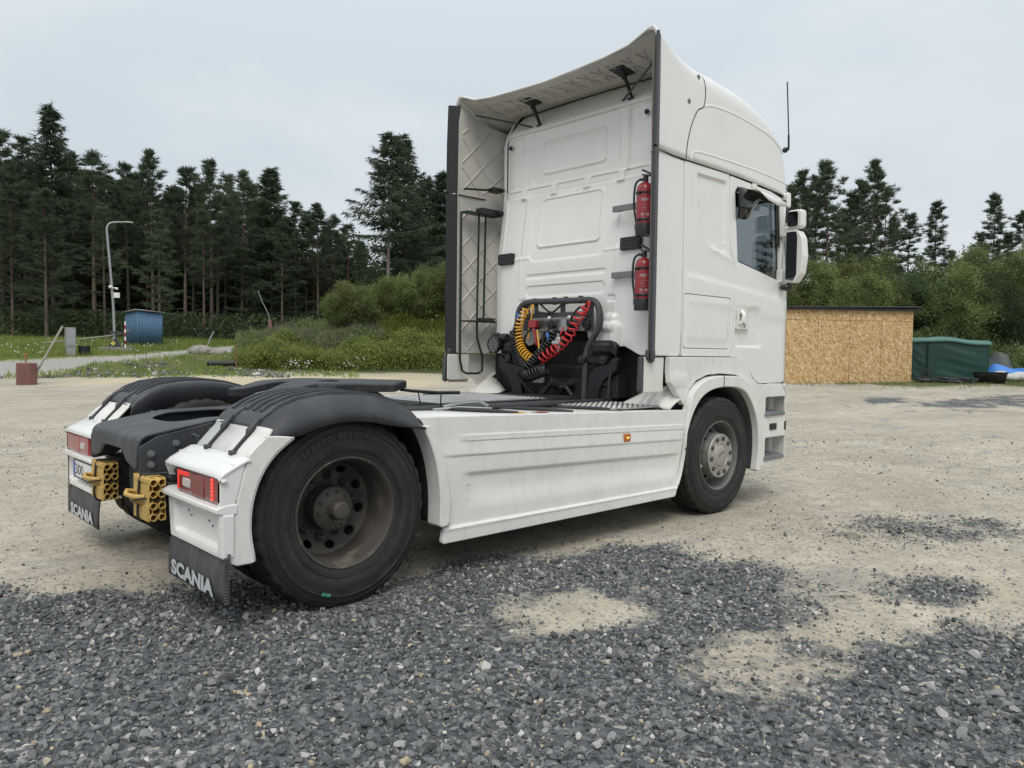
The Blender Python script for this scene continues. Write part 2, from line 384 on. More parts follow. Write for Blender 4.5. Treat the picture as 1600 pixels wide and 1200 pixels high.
def path_far(az): return np.interp(az, [60, 65, 73.4, 80.5, 95], [54, 51.4, 42.6, 38.8, 33])
def grass_mask(x, y):
    az, d = polar(x, y); n = (fbm(x, y, .35)-.5)*5+(fbm(x, y, 1.3)-.5)*2.5
    g = sstep((d-path_far(az)+n*.35)/1.2)*sstep((az-58)/4)
    g = np.maximum(g, sstep((d-31.3+n*.9)/1.6)*sstep((32-az)/3))
    g = np.maximum(g, .75*sstep((d-31+n)/1.5)*sstep((path_near(az)-1.0-d+n*.3)/1.5)*sstep((az-63)/3)*sstep((84-az+n)/4))
    g = np.maximum(g, sstep((d-34+n*.3)/1.2)*sstep((66-az)/3))
    g = np.maximum(g, .35*sstep((d-29+n*1.3)/1.5))
    return np.clip(g, 0, 1)
def path_mask(x, y):
    az, d = polar(x, y); n = (fbm(x, y, .8)-.5)*1.2
    return sstep((d-path_near(az)+n)/.8)*sstep((path_far(az)-d+n)/.8)*sstep((az-57)/4)
def sand_mask(x, y):
    az, d = polar(x, y); n = (fbm(x, y, .5)-.5)*3
    return sstep((d-26+n)/2)*sstep((33.5-d+n*.6)/2)*sstep((az-50)/4)*sstep((79-az)/5)
def undul(x, y): return (fbm(x, y, .7)-.5)*.035+(fbm(x, y, 2.7)-.5)*.012

tz = NT('yard_ground'); v = tz.coord()
att = lambda n: tz.node('ShaderNodeAttribute', attribute_name=n).outputs['Fac']
big = tz.noise(v, .55, 6, .6); mid = tz.noise(v, 5, 6, .65); fine = tz.noise(v, 38, 5, .7); grit = tz.vor(v, 55)
dirt_c = tz.mix(tz.ramp(big, (.38, 0.0), (.62, 1.0)), (.41, .36, .275, 1), (.545, .49, .395, 1))
dirt_c = tz.mix(tz.ramp(mid, (.42, 0.0), (.68, .75)), dirt_c, (.33, .295, .235, 1))
spk = tz.ramp(tz.node('ShaderNodeSeparateColor', {0: tz.vor(v, 46, 'Color')}).outputs[0], (0, 0.0), (.13, 0.0), (.15, 1.0))
dirt_c = tz.mix(tz.ramp(fine, (.50, 0.0), (.66, .75)), dirt_c, (.225, .212, .185, 1))
streak = tz.noise(tz.mapping(v, (.5, 1.6, 1), (0, 0, .55)), 1.1, 7, .7)
dirt_c = tz.mix(tz.ramp(streak, (.52, 0.0), (.66, .55)), dirt_c, (.245, .24, .225, 1))
dirt_c = tz.mix(tz.ramp(spk, (0, .55), (1, 0.0)), dirt_c, (.15, .152, .155, 1))
dirt_c = tz.mix(tz.ramp(tz.noise(v, 60, 3, .6), (.62, 0.0), (.74, .6)), dirt_c, (.62, .60, .54, 1))
cell = tz.node('ShaderNodeTexVoronoi', {'Vector': v, 'Scale': 34.0})
stone_c = tz.ramp(tz.node('ShaderNodeSeparateColor', {0: cell.outputs['Color']}).outputs[0], (0, (.05, .053, .056)), (.45, (.095, .10, .104)), (.9, (.17, .175, .18)), (.96, (.34, .33, .30)))  # gravel bed, darkened to put shade into the gaps between stones
sand_c = tz.mix(mid, (.47, .385, .25, 1), (.56, .49, .36, 1))
grass_c = tz.mix(tz.ramp(tz.noise(v, 1.2, 5), (.35, 0.0), (.65, 1.0)), (.085, .105, .04, 1), (.17, .165, .085, 1))
path_c = tz.mix(mid, (.30, .298, .28, 1), (.41, .405, .38, 1))
fc = lambda a, lo, hi, k=.5: tz.ramp(tz.math('ADD', a, tz.math('MULTIPLY_ADD', tz.noise(v, 9, 6, .7), k, -k/2)), (lo, 0.0), (hi, 1.0))
c = tz.mix(tz.math('MULTIPLY', att('sand'), .85), dirt_c, sand_c)
c = tz.mix(att('path'), c, path_c)
gf = fc(att('gravel'), .34, .70, 1.15)
c = tz.mix(gf, c, stone_c)
c = tz.mix(fc(att('grass'), .3, .7, .8), c, grass_c)
tz.set(tz.b.inputs['Base Color'], c); tz.b.inputs['Roughness'].default_value = .92; tz.b.inputs['Specular IOR Level'].default_value = .2
hgt = tz.math('ADD', tz.math('MULTIPLY', mid, .5), tz.math('MULTIPLY', fine, .55))
hgt = tz.math('ADD', hgt, tz.math('MULTIPLY', tz.math('MULTIPLY', cell.outputs['Distance'], gf), -1.4))
tz.bump(hgt, .55, .018)

NA = 900; rad = [0.0]+list(np.geomspace(1.2, 900, 300))
ang = np.linspace(0, 2*PI, NA, endpoint=False)
RR, AA = np.meshgrid(rad[1:], ang, indexing='ij')
gx = (CAM.x+RR*np.cos(AA)).ravel(); gy = (CAM.y+RR*np.sin(AA)).ravel()
gx = np.append(gx, CAM.x); gy = np.append(gy, CAM.y)
gz = terr(gx, gy)+undul(gx, gy)*np.clip(np.hypot(gx-1.8, gy)*.25-.4, .15, 1)
nr = len(rad)-1; k = np.arange(NA); k2 = (k+1) % NA
F = np.concatenate([np.stack([i*NA+k, (i+1)*NA+k, (i+1)*NA+k2, i*NA+k2], 1) for i in range(nr-1)])
me = np_mesh('ground', np.stack([gx, gy, gz], 1), F, tz.m, True)
bm = bmesh.new(); bm.from_mesh(me); bm.verts.ensure_lookup_table()
for i in range(NA): bm.faces.new((bm.verts[nr*NA], bm.verts[i], bm.verts[(i+1) % NA])).smooth = True
bm.to_mesh(me); bm.free()
for nme, fn in (('gravel', gravel_mask), ('grass', grass_mask), ('path', path_mask), ('sand', sand_mask)):
    a = me.attributes.new(nme, 'FLOAT', 'POINT'); a.data.foreach_set('value', fn(gx, gy).astype(np.float32))
tag(link(bpy.data.objects.new('ground', me)), kind='structure')

# ================================================================ the tractor unit
# x runs forward from the rear axle, y to the truck's left, z up
T = empty('tractor_unit', (0, 0, 0), 'white two axle truck tractor unit with tall sleeper cab and bare fifth wheel', 'truck')

# ---- wheels
def tyre_mesh(r=.512, w=.30):
    n = 132; hw = w/2
    prof = [(.295, .115), (.300, .135), (.33, .147), (.38, .156), (.43, .156), (.465, .15), (.488, .143), (.500, .135)]
    tread = [(r-.003, .128), (r, .112), (r, .082), (r-.013, .078), (r-.013, .068), (r, .064), (r+.002, .030), (r-.011, .026), (r-.011, .016), (r+.002, .012)]
    P = prof+tread; P = P+[(a, -b) for a, b in P[::-1]]
    P = [(a, b*hw/.156) for a, b in P]; L = len(P); vs = []
    for i, (rr, h) in enumerate(P):
        j = min(i, L-1-i)
        for kk in range(n):
            a = 2*PI*kk/n; q = rr
            if 6 <= j <= 10 and kk % 4 == 0: q -= .012 if j > 7 else .006
            if 14 <= j and (kk+2) % 4 == 0: q -= .007
            if j == 3: q += .0012*math.sin(kk*.9)
            vs.append((q*math.cos(a), h, q*math.sin(a)))
    b = MB(); b.add(vs, [(i*n+k, i*n+(k+1) % n, (i+1)*n+(k+1) % n, (i+1)*n+k) for i in range(L-1) for k in range(n)])
    for rr, h in ((.475, .1485), (.445, .157), (.345, .151)):          # thin moulded rings of the sidewall
        b.lathe([(rr-.004, h*hw/.156-.003), (rr-.001, h*hw/.156+.0025), (rr+.001, h*hw/.156+.0025), (rr+.004, h*hw/.156-.003)], (0, 0, 0), 1, 96)
    return b.mesh('tyre', M['rubber'], 50)
tyre_me = tyre_mesh()
def circle(cx, cy, r, n=14, sx=1.0, rot=0):
    return [(cx+r*sx*math.cos(2*PI*k/n)*math.cos(rot)-r*math.sin(2*PI*k/n)*math.sin(rot), cy+r*sx*math.cos(2*PI*k/n)*math.sin(rot)+r*math.sin(2*PI*k/n)*math.cos(rot)) for k in range(n)]
def disc_sheet(depth, r0, r1, hole_r, hole_pos, hole_n, mt, sx=.72):
    holes = [circle(hole_pos*math.cos(2*PI*(k+.5)/hole_n), hole_pos*math.sin(2*PI*(k+.5)/hole_n), hole_r, 14, sx, 2*PI*(k+.5)/hole_n) for k in range(hole_n)]
    holes.append(circle(0, 0, r0, 40))
    def f(a, b, h): return a, np.interp(np.hypot(a, b), *depth)+h, b
    return sheet('rim_disc', circle(0, 0, r1, 64), f, mt, None, holes, .03, .004, .012, angle=40, build=False)
# outward axis of the shared meshes is +y; right wheels are turned round
drum = MB().lathe([(.302, .118), (.303, .136), (.298, .139), (.288, .132), (.283, .10), (.272, .06), (.268, -.03), (.266, -.12), (.264, -.18)], (0, 0, 0), 1, 72)
drive_rim = drum.mesh('rim', M['rim'], 50)
steer_rim = MB().lathe([(.302, .118), (.303, .136), (.298, .139), (.288, .132), (.284, .09), (.262, .05), (.258, -.03), (.256, -.10)], (0, 0, 0), 1, 72).mesh('rim', M['rim_grey'], 50)
drive_disc = disc_sheet(([0, .16, .20, .262], [-.125, -.125, -.122, -.075]), .125, .268, .030, .225, 10, M['rim'])
steer_disc = disc_sheet(([0, .178, .19, .20, .215, .262], [.135, .135, .125, .09, .05, .012]), .10, .268, .026, .222, 10, M['rim_grey'], .95)
hub_me = MB().lathe([(.0, .092), (.040, .090), (.049, .082), (.052, .035), (.056, .020), (.075, .012), (.112, -.0), (.122, -.01), (.124, -.11), (.14, -.125)], (0, 0, 0), 1, 40).mesh('hub', M['rim'], 30)
hub_bolt = MB().cyl((0, -.012, 0), (0, .016, 0), .0085, n=6).mesh('hub_bolt', M['rim'], 20)
bolt_me = MB().cyl((0, -.008, 0), (0, .014, 0), .013, n=8).mesh('bolt', M['frame'], 20)
bolt_grey = MB().cyl((0, 0, 0), (0, .008, 0), .020, n=12).cyl((0, .008, 0), (0, .022, 0), .012, n=6).mesh('bolt', M['grey_metal'], 20)
nut_me = MB().lathe([(.0, .048), (.010, .046), (.014, .036), (.016, .022), (.022, .018), (.023, .0)], (0, 0, 0), 1, 12).mesh('wheel_nut', M['rim'], 50)
ring = MB().lathe([(.098, .150), (.102, .157), (.118, .157), (.122, .1515), (.186, .1515), (.191, .146), (.191, .13)], (0, 0, 0), 1, 64).mesh('hub_ring', M['hubcap'], 30)
cap_me = MB().lathe([(0, .163), (.075, .163), (.088, .160), (.097, .152), (.099, .14)], (0, 0, 0), 1, 48).mesh('hub_cap', M['hubcap'], 30)
nutcap_me = MB().lathe([(.0, .03), (.012, .03), (.016, .025), (.017, .0)], (0, 0, 0), 1, 14).mesh('wheel_nut', M['trim'], 40)
backdark = MB().cyl((0, -.30, 0), (0, -.165, 0), .20, n=32).mesh('brake_drum', M['underside'])
cap_text = text_mesh('cap_lettering', 'SCANIA', .018, M['rim_grey'], ((.055, .1632, -.006), (-.95, 0, .31), (.31, 0, .95)), .0012, .02, .11)
def wheel(x, y, side, steer, spin, inner=False):
    w = link(bpy.data.objects.new('wheel', steer_rim if steer else drive_rim), T); w.location = (x, y, .508)
    w.rotation_euler = (0, spin, 0) if side > 0 else (0, spin, PI)
    link(bpy.data.objects.new('tyre', tyre_me), w)
    if inner: return w
    link(bpy.data.objects.new('rim_disc', steer_disc if steer else drive_disc), w)
    link(bpy.data.objects.new('brake_drum', backdark), w)
    if steer:
        link(bpy.data.objects.new('hub_ring', ring), w); link(bpy.data.objects.new('hub_cap', cap_me), w)
        link(bpy.data.objects.new('cap_lettering', cap_text), w)
        for q in range(10):
            a = 2*PI*q/10; o = link(bpy.data.objects.new('wheel_nut', nutcap_me), w); o.location = (.152*math.cos(a), .135, .152*math.sin(a)); o.scale = (1.25, 1, 1.25)
    else:
        link(bpy.data.objects.new('hub', hub_me), w)
        for q in range(10):
            a = 2*PI*q/10; o = link(bpy.data.objects.new('hub_bolt', hub_bolt), w); o.location = (.098*math.cos(a), 0, .098*math.sin(a))
        for q in range(10):
            a = 2*PI*q/10; o = link(bpy.data.objects.new('wheel_nut', nut_me), w); o.location = (.172*math.cos(a), -.122, .172*math.sin(a))
    return w
WB = 3.713
w_rr = wheel(0, -1.155, -1, False, .15)
for y, s, inn in ((-.79, -1, True), (1.155, 1, False), (.79, 1, True)): wheel(0, y, s, False, .3, inn)
w_fr = wheel(WB, -1.155, -1, True, .1); wheel(WB, 1.155, 1, True, .5)
# the green chalk mark and the size moulded on the drive tyre
def on_tyre(parent, name, word, rad, a0, size, mt, sweep):
    for i, ch in enumerate(word):
        if ch in ' .': continue
        a = a0-sweep*i/len(word)
        me = text_mesh(name, ch, size, mt, ((0, 0, 0), (1, 0, 0), (0, 0, 1)), .0, .03)
        Mx = Matrix.Rotation(-(a-PI/2), 4, 'Y')
        for vv in me.vertices:
            p = Mx @ Vector((vv.co.x-size*.35, 0, vv.co.z+rad)); vv.co = (p.x, -.158, p.z)
        o = link(bpy.data.objects.new(name, me), T); o.location = (0, -1.155, .508)
M['emboss'] = mat('moulded_rubber', (.030, .030, .031), .6)
on_tyre(T, 'tyre_lettering', '315/70 R 22.5', .41, 2.25, .032, M['emboss'], 1.0)
b = MB(); a0 = math.radians(-112)
b.grid([[((.428+.018*i)*math.cos(a0+.035*j*1.2), -.1595, (.428+.018*i)*math.sin(a0+.035*j*1.2)) for j in range(4)] for i in range(2)])
o = b.build('chalk_mark', M['green_mark'], T); o.location = (0, -1.155, .508)

# ---- chassis
for s in (-1, 1):
    b = MB(); b.prism([(-.52, .72), (-.30, .70), (4.6, .70), (4.6, .955), (-.28, .965), (-.40, .965), (-.62, .905)], 1, s*.38, s*.43)
    b.build('frame_rail', M['frame'], T, .008)
    for x, z in ((-.22, .90), (-.22, .80), (-.08, .9), (.06, .9), (.2, .9)):
        o = link(bpy.data.objects.new('bolt', bolt_me), T); o.location = (x, s*.432, z); o.rotation_euler.z = 0 if s > 0 else PI
# rear crossmember: a pressed sheet rolled over the frame ends, with a long oval opening
xs = np.array([0, .10, .20, .26, .32, .45, .70, 1.25]); XX = np.array([-.80, -.80, -.795, -.775, -.725, -.62, -.38, .17]); ZZ = np.array([.68, .78, .86, .895, .912, .93, .972, .985])
def cross_f(a, b_, h):
    return np.interp(b_, xs, XX)-h*np.interp(b_, [0, .2, .32, 1.3], [1, 1, .1, 0]), a, np.interp(b_, xs, ZZ)+h*np.interp(b_, [0, .2, .32, 1.3], [0, .1, 1, 1])
outl = rpoly([(-.43, .02), (-.25, .06), (-.16, .13), (.16, .13), (.25, .06), (.43, .02), (.45, .3), (.45, 1.2), (-.45, 1.2), (-.45, .3)], .05)
hole = rrect(0, .84, .29, .30, .22, 8)
sheet('rear_crossmember', outl, cross_f, M['frame'], T, [hole], .035, .006, .012, angle=45)
for s in (-1, 1):                                   # side gussets with bolts
    g = MB().prism(rpoly([(-.795, .68), (-.795, .84), (-.70, .895), (-.40, .955), (-.30, .95), (-.30, .86), (-.52, .78), (-.66, .70)], .02), 1, s*.452, s*.462).build('gusset_plate', M['frame'], T, .003)
    for x, z in ((-.735, .80), (-.735, .74), (-.60, .85), (-.50, .88), (-.40, .91)):
        o = link(bpy.data.objects.new('bolt', bolt_grey), g); o.location = (x, s*.462, z); o.rotation_euler.z = 0 if s > 0 else PI
    b = MB(); b.box((-.53, s*.462, .775), (-.515, s*.60, .90)); b.box((-.33, s*.462, .80), (-.315, s*.58, .90)); b.box((-.62, s*.465, .765), (-.36, s*.60, .78))
    b.cyl((-.46, s*.47, .76), (-.46, s*1.0, .76), .038)
    for x in (-.57, -.52): b.cyl((x, s*.54, .74), (x, s*.54, .815), .016, n=6)
    b.build('fender_bracket', M['frame'], T, .004)
b = MB()
for rr, x in ((.215, -.60), (.205, -.64), (.17, -.66)): b.cyl((x, 0, .60), (-.40, 0, .60), rr, n=40)
b.build('coupling_drum', M['frame'], T, .006)
b = MB(); b.lathe([(0, .28), (.1, .27), (.2, .18), (.25, .05), (.26, -.1), (.2, -.25), (.12, -.4), (.08, -.45)], (0, 0, .52), 0, 28, -1); b.cyl((0, -1.0, .508), (0, 1.0, .508), .075)
for s in (-1, 1):
    b.lathe([(.10, .50), (.13, .53), (.13, .58), (.10, .61), (.13, .64), (.13, .69), (.1, .72)], (-.36, s*.56, 0), 2, 20); b.lathe([(.10, .50), (.13, .53), (.13, .58), (.10, .61), (.13, .64), (.13, .69), (.1, .72)], (.36, s*.56, 0), 2, 20)
    b.box((-.48, s*.48, .42), (.48, s*.62, .5)); b.cyl((.25, s*.45, .55), (.45, s*.45, .6), .1)
b.build('rear_axle', M['underside'], T, .006)
b = MB(); b.cyl((WB, -1.0, .47), (WB, 1.0, .47), .06); b.box((WB-.5, -.52, .55), (WB+.5, -.44, .62)); b.box((WB-.5, .44, .55), (WB+.5, .52, .62)); b.build('front_axle', M['underside'], T, .01)
b = MB(); b.cyl((.3, 0, .55), (2.6, 0, .72), .06); b.box((2.5, -.30, .45), (3.2, .30, 1.0)); b.box((3.15, -.36, .5), (4.5, .36, 1.28)); b.box((.8, -1.15, .36), (2.9, -.50, .93)); b.box((.8, .5, .36), (2.9, 1.15, .93))  # shaft, gearbox, engine; the hidden dark side boxes are added to block light
b.build('drivetrain_and_light_block', M['underside'], T, .03)
for s in (-1, 1):                                    # boxes the chocks are tied to
    b = MB(); y0, y1 = (.42, .65) if s < 0 else (.26, .52)
    b.box((-.712, s*y0, .455), (-.50, s*y1, .665)); b.box((-.70, s*(y0-.2 if s < 0 else y0), .665), (-.52, s*y1, .70)); b.build('rear_carrier', M['underside'], T, .012)
# ---- rear corners: fenders, lamp housings, lamps, mud flaps
def arc_band(name, a0, a1, r_in, y_in, y_out, z0, mt, parent, n=30, lip=.012, drop=0.0):
    pass
def rear_corner(s):
    yo = 1.365
    # black top cover: cross section swept along the wheel arch
    sec = [(-.705, -.15), (-.70, -.01), (-.703, .018), (-.72, .028), (-.80, .034), (-1.0, .038), (-1.20, .036), (-1.275, .026), (-1.318, -.002), (-1.345, -.06), (-1.362, -.165)]
    rows = []; N = 34
    pth = np.array([(-.485, .955), (-.445, 1.005), (-.37, 1.055), (-.27, 1.092), (-.12, 1.115), (.05, 1.115), (.20, 1.098), (.34, 1.06), (.44, 1.005), (.51, .93)])
    low = np.array([(-.50, .957), (-.40, .950), (-.32, .949), (-.21, .985), (-.12, 1.003), (-.02, 1.010), (.10, 1.0), (.22, .976), (.345, .957), (.465, .952)])
    tt = np.linspace(0, 9, N); PX = np.interp(tt, range(10), pth[:, 0]); PZ = np.interp(tt, range(10), pth[:, 1]); LX = np.interp(tt, range(10), low[:, 0]); LZ = np.interp(tt, range(10), low[:, 1])
    fr = [0, 0, 0, 0, 0, 0, 0, .0, .14, .45, 1.0]
    for i in range(N):
        r = []
        for (y, dz), q in zip(sec, fr):
            r.append((PX[i]*(1-q)+LX[i]*q, -s*y*1.0, (PZ[i]+dz*(1 if q < .2 else 0))*(1-q)+LZ[i]*q))
        rows.append(r)
    cov = MB().grid(rows).build('fender_cover', M['fender'], T, angle=70, solid=.012)
    for j, yy in enumerate((.80, .885, .97, 1.055, 1.14, 1.225)):           # raised ribs
        b = MB(); r1, r2 = [], []
        for i in range(5, N-3):
            zt = PZ[i]+np.interp(yy, [.8, 1.0, 1.2, 1.275], [.034, .038, .036, .026])-.001
            hh = .015*min(1, (i-4)/1.5, (N-3-i)/3)+.001
            r1.append([(PX[i], s*(yy+d), zt+hz) for d, hz in ((-.013, -.003), (-.009, hh), (.009, hh), (.013, -.003))])
        MB().grid(r1).build('rib', M['fender'], cov, angle=60)
    # white rear wing: side band and the rear-facing slope under the cover
    def arch(t, r, c=(0, .508)): return (c[0]+r*math.cos(t), c[1]+r*math.sin(t))
    inner = [(-.552, .355), (-.575, .50), (-.565, .64), (-.52, .77), (-.445, .87), (-.345, .947)]
    outer = [(-.345, .949), (-.42, .957), (-.487, .962), (-.545, .915), (-.582, .876), (-.592, .84), (-.622, .73), (-.652, .62), (-.674, .52), (-.690, .44), (-.672, .365), (-.64, .35), (-.57, .35)]
    def fside(a, b_, h): return a, s*(yo+h), b_
    inner = [(p.x, p.z) for p in catmull([(a, 0, c) for a, c in inner], 4)]
    wing = sheet('rear_wing', inner+outer, fside, M['paint_low'], T, (), .05, .006, .05)
    b = MB().grid([[(x, s*.74, z), (x, s*1.28, z), (x*.985, s*1.33, z-.002), (xe, s*1.362, z-.006)] for x, xe, z in ((-.478, -.465, 1.0), (-.490, -.478, .975), (-.540, -.528, .925), (-.582, -.570, .88), (-.61, -.60, .83))])
    b.grid([[(x, s*.70, z) for x, z in inner[:]], [(x, s*1.355, z) for x, z in inner]])
    b.build('wing_slope', M['paint_low'], wing, solid=.01)
    # straps with rubber latches
    for yy in (.90, 1.21):
        b = MB(); b.prism([(-.602, .862), (-.592, .885), (-.50, .985), (-.455, 1.035), (-.39, 1.075), (-.39, 1.062), (-.452, 1.015), (-.49, .966), (-.58, .87)], 1, s*yy-.013, s*yy+.013)
        st = b.build('fender_strap', M['black'], T)
        b = MB(); b.prism([(-.462, 1.03), (-.45, 1.05), (-.375, 1.095), (-.355, 1.088), (-.36, 1.07), (-.45, 1.02)], 1, s*yy-.027, s*yy+.027); b.prism([(-.525, .955), (-.52, .985), (-.47, 1.035), (-.455, 1.02)], 1, s*yy-.02, s*yy+.02); b.box((-.61, s*yy-.022, .858), (-.575, s*yy+.022, .885))
        b.build('latch', M['trim'], st, .004)
    # front lower strip of the arch
    inn = [(.46, .955), (.515, .86), (.560, .74), (.585, .62), (.596, .50), (.593, .36)]
    ou = [(.61, .345), (.655, .352), (.668, .38), (.668, .50), (.655, .62), (.625, .74), (.575, .85), (.515, .955)]
    inn = [(p.x, p.z) for p in catmull([(a, 0, c) for a, c in inn], 4)]
    sheet('arch_strip', inn+ou, lambda a, b_, h: (a, s*(1.345+h), b_), M['paint_low'], T, (), .05, .006, .12)
    MB().grid([[(x+.03, s*.70, z) for x, z in inn], [(x+.02, s*1.25, z) for x, z in inn]]).build('arch_liner', M['black'], T, solid=.01)
    # lamp housing
    P = [(-.735, .79), (-.72, .815), (-.66, .85), (-.57, .885), (-.55, .86), (-.55, .40), (-.66, .40)]
    rows = []
    for yy, dz, dx in ((.655, -.07, .03), (.66, -.016, .008), (.675, -.004, .003), (.72, 0, 0), (1.0, .0, 0), (1.31, .0, 0), (1.352, -.003, .002), (1.368, -.010, .004), (1.373, -.022, .006)):
        rows.append([(x+dx, s*yy, z+dz) for x, z in ((-.700, .775), (-.733, .778), (-.734, .790), (-.708, .812), (-.65, .842), (-.60, .866), (-.578, .866))])
    hs = MB().grid(rows).build('lamp_housing', M['paint'], T, angle=60, solid=.012)
    # side cheek
    sheet('housing_side', rpoly([(-.722, .755), (-.70, .795), (-.598, .855), (-.628, .73), (-.658, .62), (-.680, .52), (-.697, .44), (-.700, .398), (-.722, .398)], [.01, .02, .01, .0, .0, .0, .0, .01, .01]), lambda a, b_, h: (a, s*(1.367+h), b_), M['paint'], hs, (), .06, .004, .03)
    # ledge and recessed panel under the lamp
    b = MB(); b.prism([(-.745, .612), (-.745, .636), (-.70, .650), (-.64, .650), (-.64, .60), (-.70, .598)], 1, s*.635, s*1.372); b.build('lamp_ledge', M['paint'], hs, .006)
    def fr_(a, b_, h): return -.712-h, s*a, b_
    em = lambda a, b_: -.035*sstep(-sdrr(a, b_, 1.045, .505, .285, .072, .02)/.012+.5)
    sheet('lower_panel', rpoly([(.695, .392), (1.372, .392), (1.376, .605), (.66, .605)], .012), fr_, M['paint'], hs, (), .012, .004, .05, emboss=em)
    b = MB()
    for y_, z_ in ((.86, .545), (.90, .525), (1.13, .535), (1.17, .515)): b.cyl((-.672, s*y_, z_), (-.681, s*y_, z_), .005, n=8)
    b.build('panel_holes', M['seam'], hs)
    MB().box((-.66, s*.67, .60), (-.60, s*1.36, .84)).build('lamp_backing', M['paint'], hs, .004)
    # lamp
    right = s < 0
    lp = MB().prism([(-.640, .648), (-.715, .648), (-.722, .66), (-.722, .765), (-.715, .772), (-.64, .772)], 1, s*.815, s*1.362).build('tail_lamp', M['lens_red'] if right else M['lens_dark'], T, .012)
    b = MB(); b.box((-.727, s*.90, .682), (-.70, s*1.00, .728)); b.build('reverse_lens', M['lens_clear'], lp, .006)
    b = MB(); b.box((-.7245, s*1.02, .655), (-.70, s*1.18, .765)); b.build('lens_block', M['lens_red'] if right else M['lens_dark'], lp, .006)
    if right:
        b = MB()
        for q in range(6): b.sphere((-.724, s*1.275, .668+.0185*q), .0075, 8)
        b.build('led_column', M['led'], lp)
        b = MB(); b.box((-.7235, s*.825, .66), (-.71, s*.85, .76)); b.box((-.7235, s*.85, .737), (-.71, s*.98, .76)); b.build('light_guide', M['led_soft'], lp, .004)
        b = MB(); b.box((-.720, s*1.24, .651), (-.70, s*1.355, .769)); b.build('lens_end', M['lens_red'], lp, .006)
    # mud flap, ribbed along its outer edge
    fp = MB(); fp.grid([[(-.690-.02*(1-t)-.008*math.sin(t*3), s*y, .18+.235*t+.012*(y-1)) for y in np.linspace(.655, 1.385, 8)] for t in np.linspace(0, 1, 6)])
    for q in range(16): fp.box((-.712, s*1.378, .185+.014*q), (-.690, s*1.392, .193+.014*q))
    fo = fp.build('mud_flap', M['flap'], T, solid=.012)
    me = text_mesh('flap_lettering', 'SCANIA', .080, M['print_grey'], ((-.7185, s*1.0+.275, .194), (0, -1, 0), (0, 0, 1)), .002, .05, .55)
    link(bpy.data.objects.new('flap_lettering', me), fo)
for s in (-1, 1): rear_corner(s)
# number plate on the left rear panel
pl = MB().box((-.726, .64, .468), (-.716, 1.165, .60)).build('number_plate_frame', M['black'], T, .006)
o = MB().box((-.730, .65, .482), (-.722, 1.15, .592)).build('number_plate', M['label_white'], pl, .003)
t_ = NT('plate_blue'); t_.b.inputs['Base Color'].default_value = (.02, .07, .35, 1); t_.b.inputs['Roughness'].default_value = .4
MB().box((-.7315, 1.105, .483), (-.7290, 1.149, .591)).build('blue_band', t_.m, pl)
link(bpy.data.objects.new('plate_digits', text_mesh('plate_digits', '300', .072, M['seam'], ((-.7305, 1.09, .50), (0, -1, 0), (0, 0, 1)), .001, .0, .19)), pl)

# ---- fifth wheel, deck, skirts
def fw_f(a, b_, h):                                   # a = x, b = y ; two ramps fall away to the rear
    z = 1.168-.06*sstep((.34-a)/.34)-.014*sstep((np.abs(b_)-.38)/.08)+.006*np.sin(a*9+b_*7)
    return a, b_, z+h
fwo = rpoly([(1.12, -.22), (1.12, .22), (1.05, .36), (.88, .45), (.52, .46), (.36, .42), (.06, .33), (.0, .25), (.03, .16), (.30, .07), (.50, .045), (.50, -.045), (.30, -.07), (.03, -.16), (.0, -.25), (.06, -.33), (.36, -.42), (.52, -.46), (.88, -.45), (1.05, -.36)], .03)
fw = sheet('fifth_wheel_plate', fwo, fw_f, M['fifth'], T, [circle(.62, 0, .085, 24)], .05, .008, .05, angle=45)
b = MB()
for s in (-1, 1):
    b.prism([(.30, .965), (.95, .965), (.86, 1.05), (.74, 1.12), (.52, 1.12), (.42, 1.05)], 1, s*.30, s*.42)
b.box((.05, -.44, .955), (.85, .44, .975))
b.build('fifth_wheel_mount', M['fifth'], fw, .012)
b = MB(); b.tube([(1.0, -.35, 1.11), (1.06, -.42, 1.10), (1.14, -.58, 1.095)], .012, 6); b.tube([(1.12, -.52, 1.09), (1.18, -.64, 1.095), (1.20, -.70, 1.098), (1.21, -.76, 1.10)], .013, 6)
b.build('release_handle', M['black'], fw)
b = MB(); b.tube([(1.05, -.5, 1.09), (1.06, -.52, .99)], .006, 5); b.tube([(1.16, -.62, 1.09), (1.17, -.60, .98)], .006, 5)
for q in range(4): b.cyl((.92+.07*q, -.45, .96), (.92+.07*q, -.45, 1.02-.005*q), .028, n=12)
b.tube([(.85, -.4, .99), (1.0, -.52, 1.0), (1.2, -.5, .99), (1.5, -.46, .98)], .02, 8); b.tube([(.8, -.5, .985), (1.1, -.56, .985), (1.4, -.54, .98)], .014, 8)
b.tube([(.9, .3, .99), (1.1, .1, 1.01), (1.3, .2, .99), (1.6, .1, .99)], .02, 8); b.box((1.05, -.3, .93), (1.3, .3, 1.0))
b.build('valve_block', M['underside'], T, .004)
